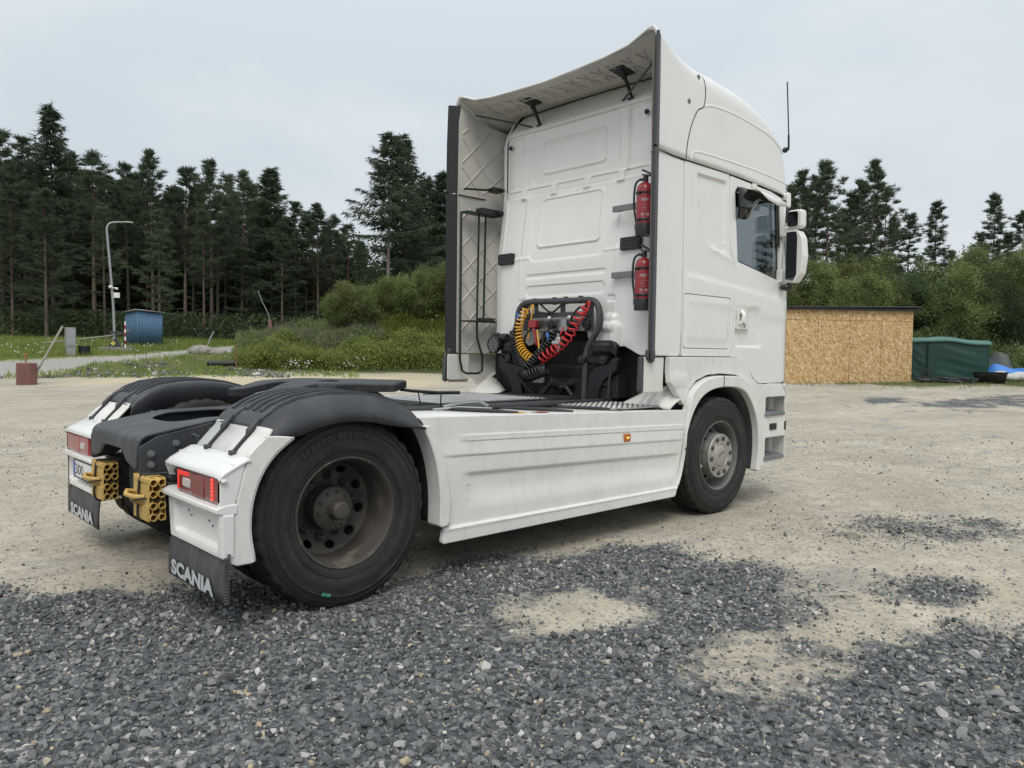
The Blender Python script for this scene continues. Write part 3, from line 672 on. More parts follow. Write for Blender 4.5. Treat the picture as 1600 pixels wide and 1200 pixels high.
def tread_plate(x0, x1, y0, y1, z):
    pl = MB().box((x0, y0, z-.012), (x1, y1, z)).build('deck_plate', M['plate'], T, .003)
    b = MB(); i = 0; y = y0+.02
    while y < y1-.01:
        x = x0+.02+(.017 if i % 2 else 0); j = 0
        while x < x1-.015:
            a = .75 if (i+j) % 2 else -.75; c, s_ = math.cos(a), math.sin(a); L, W = .0145, .0045
            b.add([(x+c*L, y+s_*L, z), (x-s_*W, y+c*W, z), (x-c*L, y-s_*L, z), (x+s_*W, y-c*W, z), (x, y, z+.0055)], [(0, 1, 4), (1, 2, 4), (2, 3, 4), (3, 0, 4)])
            x += .034; j += 1
        y += .026; i += 1
    me = b.mesh('tread_pattern', M['plate'], 10); o = link(bpy.data.objects.new('tread_pattern', me), pl); o['kind'] = 'stuff'
tread_plate(1.28, 2.42, -.44, .44, 1.008)
tread_plate(2.36, 3.05, -1.20, -.62, .968); tread_plate(2.36, 3.05, .62, 1.20, .968)
b = MB(); b.tube([(.72, -.56, .975), (3.0, -.56, .962)], .030, 10); b.tube([(.72, .56, .975), (3.0, .56, .962)], .030, 10); b.box((1.26, -.47, .955), (2.44, .47, .99)); b.build('deck_frame', M['trim'], T, .004)
for s in (-1, 1):
    def sk_f(a, b_, h, s=s):
        zz = b_-(a-.65)*.028*np.clip((b_-.23)/.35, 0, 1)       # the lines fall a little towards the cab
        y = 1.30+h
        return a, s*(y), zz
    def sk_e(a, b_):
        h = 0*a
        h += .009*sstep((b_-.757)/.008+.5)*sstep((a-.66)/.02)*sstep((3.14-a)/.02)*np.clip(1-(b_-.757)/.10, 0, 1)       # ledge
        h += .0055*sstep(-sdrr(a, b_, 2.2, .864, 1.40, .020, .010)/.008+.5)*sstep((3.155-a)/.01)                        # raised swage
        h -= .020*sstep((.640-b_)/.03+.5)*sstep((a-.83)/.05)*sstep((3.06-a)/.05)*sstep((b_-.40)/.16)             # long pressed recess
        h += .016*sstep((.328-b_)/.012+.5)+.004*np.exp(-((b_-.318)/.01)**2)                                                            # bottom lip
        return h
    so_ = rpoly([(.632, .235), (3.03, .235), (3.06, .335), (3.125, .66), (3.165, .86), (3.18, 1.0), (.46, .997), (.52, .94), (.60, .84), (.66, .72), (.69, .60), (.698, .50), (.698, .33), (.645, .322)], [.02, .03, .05, .05, .05, .015, .01, .03, .05, .05, .05, 0, .01, .02])
    sk = sheet('side_skirt', so_, sk_f, M['paint_low'], T, (), (.05, .0075), .004, .03, emboss=sk_e)
    b = MB(); b.grid([[(x, s*y, 1.001-.028*(x-.5)+dz) for x in (.48, 1.2, 2.0, 2.7, 3.17)] for y, dz in ((1.296, -.010), (1.285, .0), (1.20, .002), (.80, .000), (.74, -.06))])
    b.build('skirt_top', M['paint_low'], sk, solid=.01, angle=60)
    ind = MB().box((2.355, s*1.296, .724), (2.435, s*1.314, .785)).build('side_marker', M['amber'], sk, .006)
    MB().box((2.385, s*1.308, .751), (2.410, s*1.3165, .759)).build('marker_light', M['amber_led'], ind)
    # straps and stickers lying on the tank top
    for x0, L in ((1.02, .32), (1.62, .26), (2.16, .28)):
        b = MB(); b.tube([(x0, s*.74, 1.012-.028*x0), (x0+.12*L, s*.9, 1.025-.028*x0), (x0+.5*L, s*1.1, 1.024-.028*x0), (x0+L, s*1.22, 1.014-.028*x0-.02*L)], [.012, .016, .018, .016], 6); b.build('tank_strap', M['black'], T)
    for x0, mtk in ((1.30, 'yellow_hose'), (1.52, 'red')):
        MB().box((x0, s*1.16, .99-.028*(x0-.5)), (x0+.10, s*1.23, 1.0055-.028*(x0-.5))).build('sticker', M[mtk], T)
b = MB(); b.tube([(1.1, -.72, 1.0), (1.25, -.76, 1.03), (1.4, -.75, 1.03), (1.46, -.78, 1.0)], .014, 7); b.tube([(.95, -.8, .995), (1.1, -.9, 1.01), (1.3, -1.0, 1.0)], .008, 6); b.build('tank_pipe', M['steel'], T)

# ---- front wheel arches, steps
for s in (-1, 1):
    outer = [(3.02, .285), (3.10, .40), (3.145, .62), (3.165, .80), (3.19, .93), (3.24, 1.055), (3.34, 1.135), (3.50, 1.19), (3.72, 1.205), (4.00, 1.19), (4.17, 1.13), (4.32, .98), (4.41, .76), (4.43, .58), (4.40, .35), (4.34, .31)]
    inner = [(4.31, .33), (4.33, .45), (4.335, .60), (4.31, .75), (4.24, .90), (4.10, 1.045), (3.94, 1.098), (3.72, 1.108), (3.52, 1.085), (3.36, 1.015), (3.24, .88), (3.17, .72), (3.13, .55), (3.09, .41), (3.04, .30)]
    outer = [(p.x, p.z) for p in catmull([(a, 0, c) for a, c in outer], 4)]; inner = [(p.x, p.z) for p in catmull([(a, 0, c) for a, c in inner], 4)]
    fa = sheet('front_fender', outer+inner, lambda a, b_, h, s=s: (a, s*(1.325+h), b_), M['paint_low'], T, (), .06, .008, .07)
    MB().grid([[(x, s*y, z) for x, z in inner] for y in (1.26, .72)]).build('arch_liner', M['black'], fa, solid=.01, angle=60)
    MB().box((3.706, s*1.322, 1.10), (3.712, s*1.3285, 1.206)).build('fender_joint', M['seam'], fa)
    # body between cab floor and arch, in two pieces
    sheet('fender_panel', rpoly([(2.975, 1.365), (2.975, 1.16), (3.05, 1.10), (3.185, .965), (3.20, .985), (3.26, 1.10), (3.36, 1.17), (3.52, 1.215), (3.585, 1.22), (3.60, 1.30), (3.66, 1.365)], [.01]*11), lambda a, b_, h, s=s: (a, s*(1.275+h), b_), M['paint_low'], T, (), .03, .005, .05,
          emboss=lambda a, b_: .008*sstep(-sdrr(a, b_, 3.10, 1.17, .13, .05, .02)/.012+.5))
    sheet('fender_panel', rpoly([(3.595, 1.215), (3.72, 1.225), (4.0, 1.21), (4.19, 1.145), (4.34, .99), (4.40, .93), (4.52, 1.0), (4.60, 1.11), (4.40, 1.12), (4.30, 1.17), (4.20, 1.30), (4.08, 1.365), (3.672, 1.365), (3.61, 1.30)], .01), lambda a, b_, h, s=s: (a, s*(1.27+h), b_), M['paint_low'], T, (), .06, .005, .05)
    # ribbed rear slope of the inner arch
    rows = []
    for q in range(28):
        t = q/27; rb = .022*(1 if (q//2) % 2 else 0)*(1 if .3 < t < .9 else 0)
        rows.append([(2.90+.06*t+.02*(1-v_)**2+(.20+.06*t)*v_-rb*(1-.5*v_), s*(.80+.475*t), .945+(.06+.11*math.sin(min(1, t*1.6)*PI/2))*v_**.8*(1-.35*max(0, t-.7)/.3)+rb*.7) for v_ in (0, .15, .4, .7, 1)])
    MB().grid(rows).build('arch_slope', M['plastic_white'], T, solid=.012, angle=40)
    # step box
    def st_f(a, b_, h, s=s): return a, s*(1.262+h-.30*np.clip((a-4.93)/.2, 0, 1)**2*.6), b_
    st = sheet('step_box', rpoly([(4.43, 1.0), (4.44, .60), (4.40, .345), (4.60, .325), (4.97, .375), (5.03, .45), (5.035, .88), (4.99, .985), (4.87, 1.115), (4.60, 1.12), (4.52, 1.02)], .02), st_f, M['paint_low'], T,
               [rrect(4.765, .905, .20, .085, .02), rrect(4.775, .50, .205, .10, .02)], .05, .006, .02)
    b = MB()
    for zc, zh in ((.905, .085), (.50, .10)):
        b.box((4.50, s*.98, zc-zh-.02), (5.10, s*1.0, zc+zh+.02)); b.box((4.53, s*.99, zc-zh-.015), (4.545, s*1.25, zc+zh+.015)); b.box((4.985, s*.99, zc-zh-.015), (5.0, s*1.235, zc+zh+.015)); b.box((4.53, s*.99, zc+zh), (5.0, s*1.24, zc+zh+.012))
    b.build('step_recess', M['plastic_white'], st)
    for z_ in (.808, .385):
        tr = MB().prism(rpoly([(4.545, 1.0), (4.545, 1.285), (4.93, 1.275), (4.985, 1.22), (4.985, 1.0)], [0, .03, .03, .03, 0]) if s > 0 else rpoly([(4.545, -1.0), (4.545, -1.285), (4.93, -1.275), (4.985, -1.22), (4.985, -1.0)], [0, .03, .03, .03, 0]), 2, z_, z_+.035).build('step_tread', M['grey_metal'], st, .005)
        b = MB()
        for i in range(10):
            for j in range(5): b.cyl((4.57+.04*i, s*(1.08+.042*j), z_+.035), (4.57+.04*i, s*(1.08+.042*j), z_+.043), .010, .007, n=6)
        b.build('step_studs', M['grey_metal'], tr)
    MB().box((4.645, s*1.255, .672), (4.775, s*1.272, .735)).build('step_socket', M['black'], st, .005)
    MB().box((4.935, s*1.20, .655), (4.985, s*1.262, .745)).build('step_lamp', M['black'], st, .006)
    b = MB()
    for x, z in ((4.60, .445), (4.665, .447), (4.87, .485), (4.90, .58)): b.cyl((x, s*1.0, z), (x, s*1.006, z), .016, n=10)
    b.build('step_holes', M['seam'], st)
    b = MB(); b.grid([[(3.02-.01*t, s*y, .40-.20*t) for y in (.80, 1.28)] for t in (0, .5, 1)]); b.build('front_mud_flap', M['flap'], T, solid=.012)

# ---------------------------------------------------------------- cab
def wallx(z): return 3.17-.08*sstep((2.98-z)/.8)
def bev(c): return 1-np.abs(c)
# rear wall, upper cover: flat up to a crease, then leaning forward to the roof joint
def up_f(a, b_, h):
    x = np.interp(b_, [2.9, 3.565, 3.60, 3.95], [3.17, 3.17, 3.18, 3.40])+.30*np.clip((np.abs(a)-.80)/.4, 0, 1)**2
    z = np.interp(b_, [2.9, 3.56, 3.95], [2.9, 3.56, 3.84])
    return x-h, a, z
def up_e(a, b_):
    h = 0*a
    h -= .022*sstep((3.552-b_)/.012+.5)
    d = sdrr(a, b_, 0, 3.29, .545, .262, .07); h -= .010*sstep(-d/.012+.5)
    d = sdrr(a, b_, .01, 3.27, .40, .155, .05); h += .012*sstep(-d/.011+.5)
    d = sdrr(a, b_, .01, 3.27, .375, .130, .04); h -= .007*sstep(-d/.010+.5)
    for s in (-1, 1):
        d = sdrr(a, b_, s*.79, 3.28, .125, .25, .03); h -= .008*sstep(-d/.013+.5)
        h += .010*np.exp(-((a-s*.655)/.012)**2)*sstep((3.55-b_)/.02)
    h += .012*sstep((3.012-b_)/.012+.5)
    for c_ in (-.58, -.18, .235, .64): h -= .0*a
    return h
cov = sheet('rear_wall_cover', rpoly([(-.955, 2.995), (.955, 2.995), (.975, 3.55), (.97, 3.70), (.80, 3.93), (-.80, 3.93), (-.97, 3.70), (-.975, 3.55)], [.03, .03, .05, .15, .2, .2, .15, .05]), up_f, M['paint'], T, (), .011, .006, .03, emboss=up_e, angle=22)
b = MB()
for s in (-1, 1): b.lathe([(0, -.006), (.012, -.004), (.014, -.012), (.021, -.010), (.023, .0)], (3.178, s*.845, 3.45), 0, 18, 1)
b.build('cover_plug', M['black'], cov)
# lower rear wall with pressed panels
def lw_f(a, b_, h): return wallx(b_)+.30*np.clip((np.abs(a)-.82)/.4, 0, 1)**2-h, a, b_
def lw_e(a, b_):
    h = 0*a; big = -sdrr(a, b_, .01, 2.70, .485, .43, .09)
    h -= .011*sstep(big/.010+.5)*sstep((2.95-b_)/.05)
    h += .013*sstep(-sdrr(a, b_, -.005, 2.64, .40, .245, .055)/.011+.5)
    h -= .008*sstep(-sdrr(a, b_, -.005, 2.64, .375, .220, .045)/.010+.5)
    h -= .009*sstep(-sdrr(a, b_, .01, 2.122, .50, .018, .015)/.012+.5)
    h -= .009*sstep(-sdrr(a, b_, .02, 1.978, .50, .052, .045)/.010+.5)
    for s in (-1, 1):
        h -= .009*sstep(-sdrr(a, b_, s*.735, 2.66, .135, .33, .03)/.02+.5)*sstep((2.93-b_)/.03)
        h += .006*np.exp(-((a-s*.60)/.010)**2)*sstep((2.35-b_)/.05)
        h -= .010*sstep(-sdrr(a, b_, s*.565, 1.875, .045, .028, .01)/.010+.5)
        h += .050*sstep(-sdrr(a, b_, s*.565, 1.50, .118, .155, .05)/.03+.5)
        h += .035*sstep(-sdrr(a, b_, s*.565, 1.66, .065, .07, .03)/.05+.5)
    h += .012*np.exp(-((b_-2.305)/.012)**2)*sstep((np.abs(a)-.44)/.03)*.5
    for c_ in (-.58, -.18, .235, .64): h += .020*sstep(-sdrr(a, b_, c_, 2.955, .035, .055, .008)/.012+.5)
    h -= .018*sstep((b_-2.925)/.02+.5)*(1-0*a)
    return h
lwall = sheet('rear_wall', rpoly([(.955, 3.02), (-.955, 3.02), (-.955, 1.375), (-.88, 1.375), (-.72, 1.45), (-.45, 1.45), (-.30, 1.52), (-.26, 1.66), (.26, 1.66), (.30, 1.52), (.45, 1.45), (.72, 1.45), (.88, 1.375), (.955, 1.375)], [.01, .01, .03, .03, .02, .03, .05, .05, .05, .05, .03, .02, .03, .03]), lw_f, M['paint'], T, (), .011, .006, .03, emboss=lw_e, angle=28)
for y, z in ((.79, 2.318), (-.775, 2.332)):
    vn = MB().prism(rrect(y, z, .105, .055, .015), 0, 3.06, 3.10).build('air_vent', M['black'], lwall, .004)
    b = MB()
    for q in range(6): b.box((3.052, y-.088, z-.043+.0165*q), (3.064, y+.088, z-.036+.0165*q), Matrix.Rotation(.5, 3, 'Y'))
    b.build('vent_slats', M['trim'], vn)
for s in (-1, 1):                                   # rounded rear corners of the sleeper
    rows = []
    for z in np.linspace(1.38, 3.50, 30):
        rows.append([(float(wallx(z))+.035+x, s*y, z) for y, x in ((.93, -.0), (.965, .0), (1.03, .05), (1.09, .11), (1.14, .19), (1.17, .30), (1.18, .45))])
    for z, k_ in ((3.6, .03), (3.7, .09), (3.78, .15), (3.83, .22)):
        rows.append([(3.20+x+k_*.7, s*(y-k_*.5), z) for y, x in ((.93, -.0), (.965, .0), (1.03, .05), (1.09, .11), (1.14, .19), (1.17, .30), (1.18, .45))])
    MB().grid(rows).build('cab_corner', M['paint'], T, angle=70)
# dark core behind the seams and the cab floor
b = MB(); b.box((3.44, -1.20, 1.30), (3.50, 1.20, 3.0)); b.box((3.35, -1.17, 1.30), (5.0, 1.17, 1.40)); b.box((3.3, -.9, 1.38), (3.44, .9, 2.9))
b.build('cab_floor', M['interior_dark'], T)
b = MB(); b.box((3.5, -1.18, 2.9), (4.9, 1.18, 2.96)); b.build('cab_headliner', M['interior'], T)
# ---- sides
def Wd(x):
    d = np.clip(x-4.86, 0, .299); return 1.250-(.30-np.sqrt(np.maximum(.30**2-d*d, 0)))
def side_f(s):
    return lambda a, b_, h: (a, s*(Wd(a)+h-.015*np.clip(b_-2.3, 0, 1)), b_)
def crease_z(x): return 2.055-.075*(x-3.2)
for s in (-1, 1):
    sf = side_f(s)
    body_e = lambda a, b_: .012*sstep((crease_z(a)-b_)/.035+.5)*sstep((a-3.20)/.03)-.006*sstep((crease_z(a)-.15-b_)/.12)*sstep((a-3.20)/.03)
    # side wing (collar) and its rubber edge
    wg = sheet('side_collar', rpoly([(2.79, 1.372), (3.145, 1.372), (3.165, 1.6), (3.165, 2.968), (2.99, 2.975), (2.79, 2.995)], [.03, .02, 0, .01, .1, .01]), sf, M['paint'], T, (), .07, .008, .03)
    sheet('collar_extension', rpoly([(2.655, 1.362), (2.655, 1.10), (2.70, 1.075), (2.945, 1.075), (2.955, 1.362)], [.01, .03, .02, .02, .01]), lambda a, b_, h, s=s: (a, s*(1.235+h), b_), M['plastic_white'], T, (), .08, .012, .03)
    for nm, zz in (('upper', (3.0, 3.2, 3.5, 3.80, 3.87)), ('lower', (1.33, 1.42, 1.9, 2.5, 2.985))):
        b = MB(); rows = []
        for z in zz:
            xx = 2.70+.03*max(0, z-3.4)+(.02 if z < 1.4 else 0); ix = .012*max(0, z-3.6)
            rows.append([(2.80, s*(1.252-ix), z), (2.785, s*(1.256-ix), z), (xx+.012, s*(1.294-ix), z), (xx, s*(1.290-ix), z), (xx-.002, s*(1.276-ix), z), (2.78, s*(1.222-ix), z), (2.80, s*(1.196-ix), z)])
        b.grid(rows); b.build('edge_trim', M['trim'] if s < 0 else M['edge'], T, angle=30)  # same rubber on both sides, the left one coloured as shaded
    b = MB(); b.prism([(2.625, 1.10), (2.655, 1.075), (2.675, 1.10), (2.675, 1.36), (2.640, 1.365)], 1, s*1.205, s*1.243); b.build('edge_trim', M['trim'], T, .008)
    b = MB(); b.prism([(2.70, 1.35), (2.76, 1.31), (2.80, 1.345), (2.80, 1.42), (2.70, 1.42)], 1, s*1.225, s*1.262); b.build('edge_trim', M['trim'], T, .012)
    # inner liner of the collar with a diagonal rib lattice
    sheet('collar_liner', rpoly([(2.775, 1.375), (3.20, 1.375), (3.40, 1.60), (3.44, 2.9), (3.46, 3.66), (3.2, 3.72), (3.02, 3.77), (2.90, 3.81), (2.80, 3.85), (2.775, 3.70)], .02), lambda a, b_, h, s=s: (a, s*(1.198-h-.012*np.clip(b_-3.0, 0, 1)-.07*sstep((a-3.05)/.4)), b_), M['liner'], T, (), .08, .0, .0)
    sheet('collar_liner', rpoly([(2.665, 1.10), (2.94, 1.10), (2.95, 1.36), (2.665, 1.36)], .03), lambda a, b_, h, s=s: (a, s*(1.198-h), b_), M['plastic_white'], T, (), .1, .006, .01)
    rb = MB(); st_ = .30
    def lat(p, q, zlo, zhi):
        # clip to the liner
        pts = []
        for t in np.linspace(0, 1, 25):
            x = p[0]+(q[0]-p[0])*t; z = p[1]+(q[1]-p[1])*t
            if 2.80 < x < 3.38 and zlo < z < zhi: pts.append((x, s*(1.196-.012*max(0, z-3.0)-.07*float(sstep((x-3.05)/.4))), z))
        if len(pts) > 1:
            rb.tube(pts, .0085, 5)
            rb.sphere(pts[len(pts)//2], .012, 6)
    for q in range(-4, 16):
        z0 = 1.0+.285*q
        for zlo, zhi in ((1.40, 2.86), (3.02, 3.68)):
            lat((2.80, z0), (3.38, z0+.58), zlo, zhi); lat((2.80, z0+.58), (3.38, z0), zlo, zhi)
    rb.build('rib_lattice', M['liner'], T, angle=60)
    MB().box((2.78, s*1.186, 2.968), (3.30, s*1.194, 2.980)).build('liner_joint', M['seam'], T)
    # sleeper side panel, locker door, door
    sl_o = rpoly([(3.172, 1.372), (3.905, 1.372), (3.945, 1.43), (3.960, 1.70), (3.955, 1.98), (3.970, 2.20), (3.905, 2.275), (3.878, 2.40), (3.862, 2.972), (3.172, 2.972)], [.02, .02, .03, .05, .05, .02, .05, .05, .01, .01])
    def sl_e(a, b_):
        h = body_e(a, b_)
        lower = np.interp(a, [3.3, 3.40, 3.43, 3.47, 3.56, 3.80, 3.9], [2.9, 2.60, 2.48, 2.40, 2.315, 2.275, 2.27])
        left = np.interp(b_, [2.2, 2.40, 2.56, 2.88, 3.0], [3.6, 3.46, 3.40, 3.37, 3.37])
        inside = np.minimum(np.minimum(sstep((b_-lower)/.024+.4), sstep((a-left)/.022+.5)), np.minimum(sstep((3.80-a)/.02+.5), sstep((2.893-b_)/.02+.5)))
        h -= .020*inside
        ln = np.interp(a, [3.3, 3.46, 3.56, 3.80, 3.97], [2.62, 2.385, 2.30, 2.25, 2.21]); h += .006*np.exp(-((b_-ln)/.022)**2)*sstep((a-3.42)/.1)
        return h
    hatch = rrect(3.545, 1.662, .352, .222, .035)
    sp = sheet('sleeper_side', sl_o, sf, M['paint'], T, [rrect(3.545, 1.662, .357, .227, .037)], .022, .005, .03, emboss=sl_e)
    sheet('locker_door', hatch, sf, M['paint'], T, (), .022, .004, .03, emboss=lambda a, b_: body_e(a, b_)+.006*sstep(-sdrr(a, b_, 3.545, 1.68, .315, .175, .03)/.02+.5))
    d_o = rpoly([(3.911, 1.368), (3.952, 1.42), (3.967, 1.70), (3.962, 1.985), (3.977, 2.195), (3.912, 2.28), (3.885, 2.40), (3.869, 2.968), (4.60, 2.935), (4.83, 2.90), (4.88, 2.40), (4.952, 2.02), (4.985, 1.40), (4.965, 1.15), (4.87, 1.125), (4.45, 1.122), (4.36, 1.155), (4.26, 1.245), (4.17, 1.325), (4.07, 1.368)], [.02, .03, .05, .05, .02, .05, .05, .03, .03, .04, .1, .1, .1, .04, .03, .04, .05, .05, .05, .04])
    win = rpoly([(3.958, 2.84), (4.00, 2.885), (4.22, 2.898), (4.745, 2.855), (4.795, 2.105), (4.015, 2.225)], [.04, .03, .0, .04, .02, .03])
    def d_e(a, b_):
        h = body_e(a, b_)
        h -= .016*sstep(-sdrr(a-.12*(b_-1.65)*-1.0, b_, 4.205, 1.64, .225, .175, .05)/.02+.5)*sstep((a-3.985)/.02)
        h += .010*sstep(-sdrr(a, b_, 4.10, 1.715, .12, .105, .02)/.012+.5)
        return h
    dr = sheet('door', d_o, sf, M['paint'], T, [win], .022, .005, .035, emboss=d_e)
    gl = sheet('side_window', rpoly([(3.95, 2.85), (4.0, 2.893), (4.22, 2.905), (4.755, 2.862), (4.805, 2.095), (4.01, 2.218)], .02), lambda a, b_, h, s=s: (a, s*(Wd(a)-.026+h-.015*np.clip(b_-2.3, 0, 1)), b_), M['glass'], dr, (), .2, 0, .0)
    fr_o = rpoly([(3.95, 2.85), (4.0, 2.893), (4.22, 2.905), (4.755, 2.862), (4.805, 2.095), (4.01, 2.218)], .02); fr_i = rpoly([(3.985, 2.83), (4.02, 2.868), (4.22, 2.878), (4.722, 2.835), (4.765, 2.130), (4.035, 2.245)], .03)
    sheet('window_seal', fr_o, lambda a, b_, h, s=s: (a, s*(Wd(a)-.023+h-.015*np.clip(b_-2.3, 0, 1)), b_), M['black'], gl, [fr_i], .2, .003, .0)
    hd = MB(); hd.prism(rpoly([(3.985, 1.615), (4.215, 1.62), (4.155, 1.80), (3.985, 1.81)], .02), 1, s*1.262, s*1.272)
    hp = hd.build('door_handle', M['plastic_white'], dr, .005)
    b = MB(); b.tube([(4.035, s*1.272, 1.665), (4.04, s*1.30, 1.69), (4.055, s*1.305, 1.745), (4.06, s*1.272, 1.785)], [.018, .02, .02, .018], 8); b.build('grip', M['paint'], hp)
    b = MB(); b.cyl((4.12, s*1.268, 1.655), (4.12, s*1.279, 1.655), .016, n=14); b.build('lock', M['steel'], hp); MB().prism(rrect(4.075, 1.715, .035, .055, .02), 1, s*1.2705, s*1.2735).build('handle_recess', M['grey_metal'], hp)
    # smoked wind deflector and white sun visor over the window
    rows = []
    for t in np.linspace(0, 1, 26):
        x = 3.955+.78*t; zt = np.interp(t, [0, .08, .35, 1], [2.83, 2.888, 2.90, 2.858]); zb = 2.60+.21*float(sstep(np.array((t-.16)/.36)))
        rows.append([(x, s*(1.244), zt), (x, s*1.275, zt-.02*1), (x, s*1.282, (zt+zb)/2), (x, s*1.275, zb)])
    MB().grid(rows).build('wind_deflector', M['tinted'], dr, angle=70, solid=.003)
    b = MB(); b.grid([[(4.74, s*1.258, 2.85), (4.69, s*1.262, 2.82)], [(4.775, s*1.258, 2.42), (4.715, s*1.262, 2.43)]]); b.build('wind_deflector', M['tinted'], dr, solid=.003)
    b = MB(); top = [(4.13, 2.885), (4.30, 2.905), (4.50, 2.892), (4.68, 2.862)]; bot = [(4.17, 2.86), (4.34, 2.80), (4.52, 2.775), (4.69, 2.79)]
    b.grid([[(x, s*1.243, z+.012) for x, z in top], [(x, s*1.30, z-.005) for x, z in top], [(x, s*1.355, (z+q[1])/2) for (x, z), q in zip(top, bot)], [(x, s*1.365, z) for x, z in bot]])
    vz = b.build('sun_visor', M['paint'], T, angle=70, solid=.008)
    MB().box((4.235, s*1.24, 2.905), (4.31, s*1.262, 2.955)).build('visor_clip', M['plastic_white'], vz, .008)
    # front corner, pillars, mirrors
    b = MB(); b.grid([[(4.995-.25*max(0, z-2.0)*.35, s*(Wd(np.array(4.985-.1*max(0, z-2.0)))-.0), z), (5.09-.3*max(0, z-2.0)*.35, s*1.15, z), (5.17-.35*max(0, z-2)*.35, s*1.0, z), (5.21-.38*max(0, z-2)*.35, s*.5, z), (5.22-.38*max(0, z-2)*.35, 0, z)] for z in (1.08, 1.3, 1.6, 1.95)])
    b.build('front_panel', M['paint'], T, angle=60, solid=.02)
    b = MB(); b.grid([[(4.985-.11*(z-2.0), s*(Wd(np.array(4.97-.11*(z-2.0)))), z), (5.06-.12*(z-2), s*1.165, z), (5.11-.13*(z-2), s*1.09, z)] for z in (1.95, 2.3, 2.6, 2.96)]); b.build('windscreen_pillar', M['paint'], T, angle=60, solid=.02)
    b = MB(); b.tube([(4.965, s*1.225, 1.10), (5.02, s*1.222, 1.02), (5.035, s*1.18, 1.10)], .03, 8); b.build('corner_vane', M['paint'], T)
    mr = MB().prism(rpoly([(-1.335*-s*-1 if False else s*1.315, 2.09), (s*1.315, 2.575), (s*1.435, 2.575), (s*1.475, 2.50), (s*1.49, 2.33), (s*1.47, 2.17), (s*1.41, 2.085)], [.01, .01, .03, .04, .05, .05, .03]), 0, 4.765, 4.88).build('main_mirror', M['paint'], T, .022, seg=3)
    MB().prism(rpoly([(s*1.325, 2.115), (s*1.325, 2.562), (s*1.420, 2.562), (s*1.432, 2.50), (s*1.43, 2.16), (s*1.40, 2.10)], .012), 0, 4.757, 4.763).build('mirror_glass', M['mirror'], mr)
    mu = MB().prism(rrect(s*1.395, 2.685, .074, .088, .034), 0, 4.775, 4.87).build('wide_mirror', M['paint'], T, .02, seg=3)
    MB().prism(rrect(s*1.378, 2.685, .050, .070, .025), 0, 4.767, 4.773).build('mirror_glass', M['mirror'], mu)
    b = MB(); b.box((4.76, s*1.23, 2.525), (4.81, s*1.33, 2.56)); b.tube([(4.80, s*1.24, 2.10), (4.81, s*1.255, 2.55)], .014, 8); b.tube([(4.835, s*1.235, 2.10), (4.845, s*1.25, 2.85)], .018, 8); b.box((4.77, s*1.225, 2.09), (4.86, s*1.28, 2.21)); b.box((4.79, s*1.28, 2.57), (4.84, s*1.40, 2.61)); b.build('mirror_arm', M['paint'], T, .006)
    b = MB(); b.sphere((4.82, s*1.31, 2.045), .06, 12, (1.2, 1.0, .6)); b.build('kerb_mirror', M['black'], T)
    b = MB(); b.box((4.86, s*1.19, 2.68), (4.93, s*1.265, 2.90)); b.build('pillar_lamp', M['black'], T, .02); MB().prism(rrect(4.905, 2.895, .035, .075, .03), 1, s*1.20, s*1.275).build('pillar_cap', M['paint'], T, .015)
# windscreen, front wall between the pillars
b = MB(); b.grid([[(5.11-.13*(z-2), -1.09, z), (5.16-.13*(z-2), -.7, z), (5.18-.13*(z-2), 0, z), (5.16-.13*(z-2), .7, z), (5.11-.13*(z-2), 1.09, z)] for z in (1.95, 2.5, 2.96)]); b.build('windscreen', M['glass'], T, angle=60)
b = MB(); b.box((4.95, -1.12, .40), (5.17, 1.12, 1.12)); b.box((4.99, -1.2, .42), (5.10, 1.2, .95)); b.build('bumper', M['paint_low'], T, .03)
# seats and dash seen through the glass
for s in (-1, 1):
    b = MB(); b.box((4.15, s*.75-.24, 1.75), (4.62, s*.75+.24, 1.90)); b.box((4.10, s*.75-.24, 1.85), (4.24, s*.75+.24, 2.48)); b.box((4.11, s*.75-.14, 2.50), (4.21, s*.75+.14, 2.68)); b.box((4.2, s*.75-.18, 1.4), (4.55, s*.75+.18, 1.75)); b.build('seat', M['interior_dark'], T, .05)
b = MB(); b.box((4.80, -1.1, 1.7), (5.08, 1.1, 2.02)); b.build('dashboard', M['interior_dark'], T, .05)
b = MB(); b.lathe([(.20, -.014), (.214, 0), (.20, .014), (.186, 0), (.20, -.014)], (4.68, .75, 2.05), 0, 24); b.build('steering_wheel', M['interior_dark'], T)

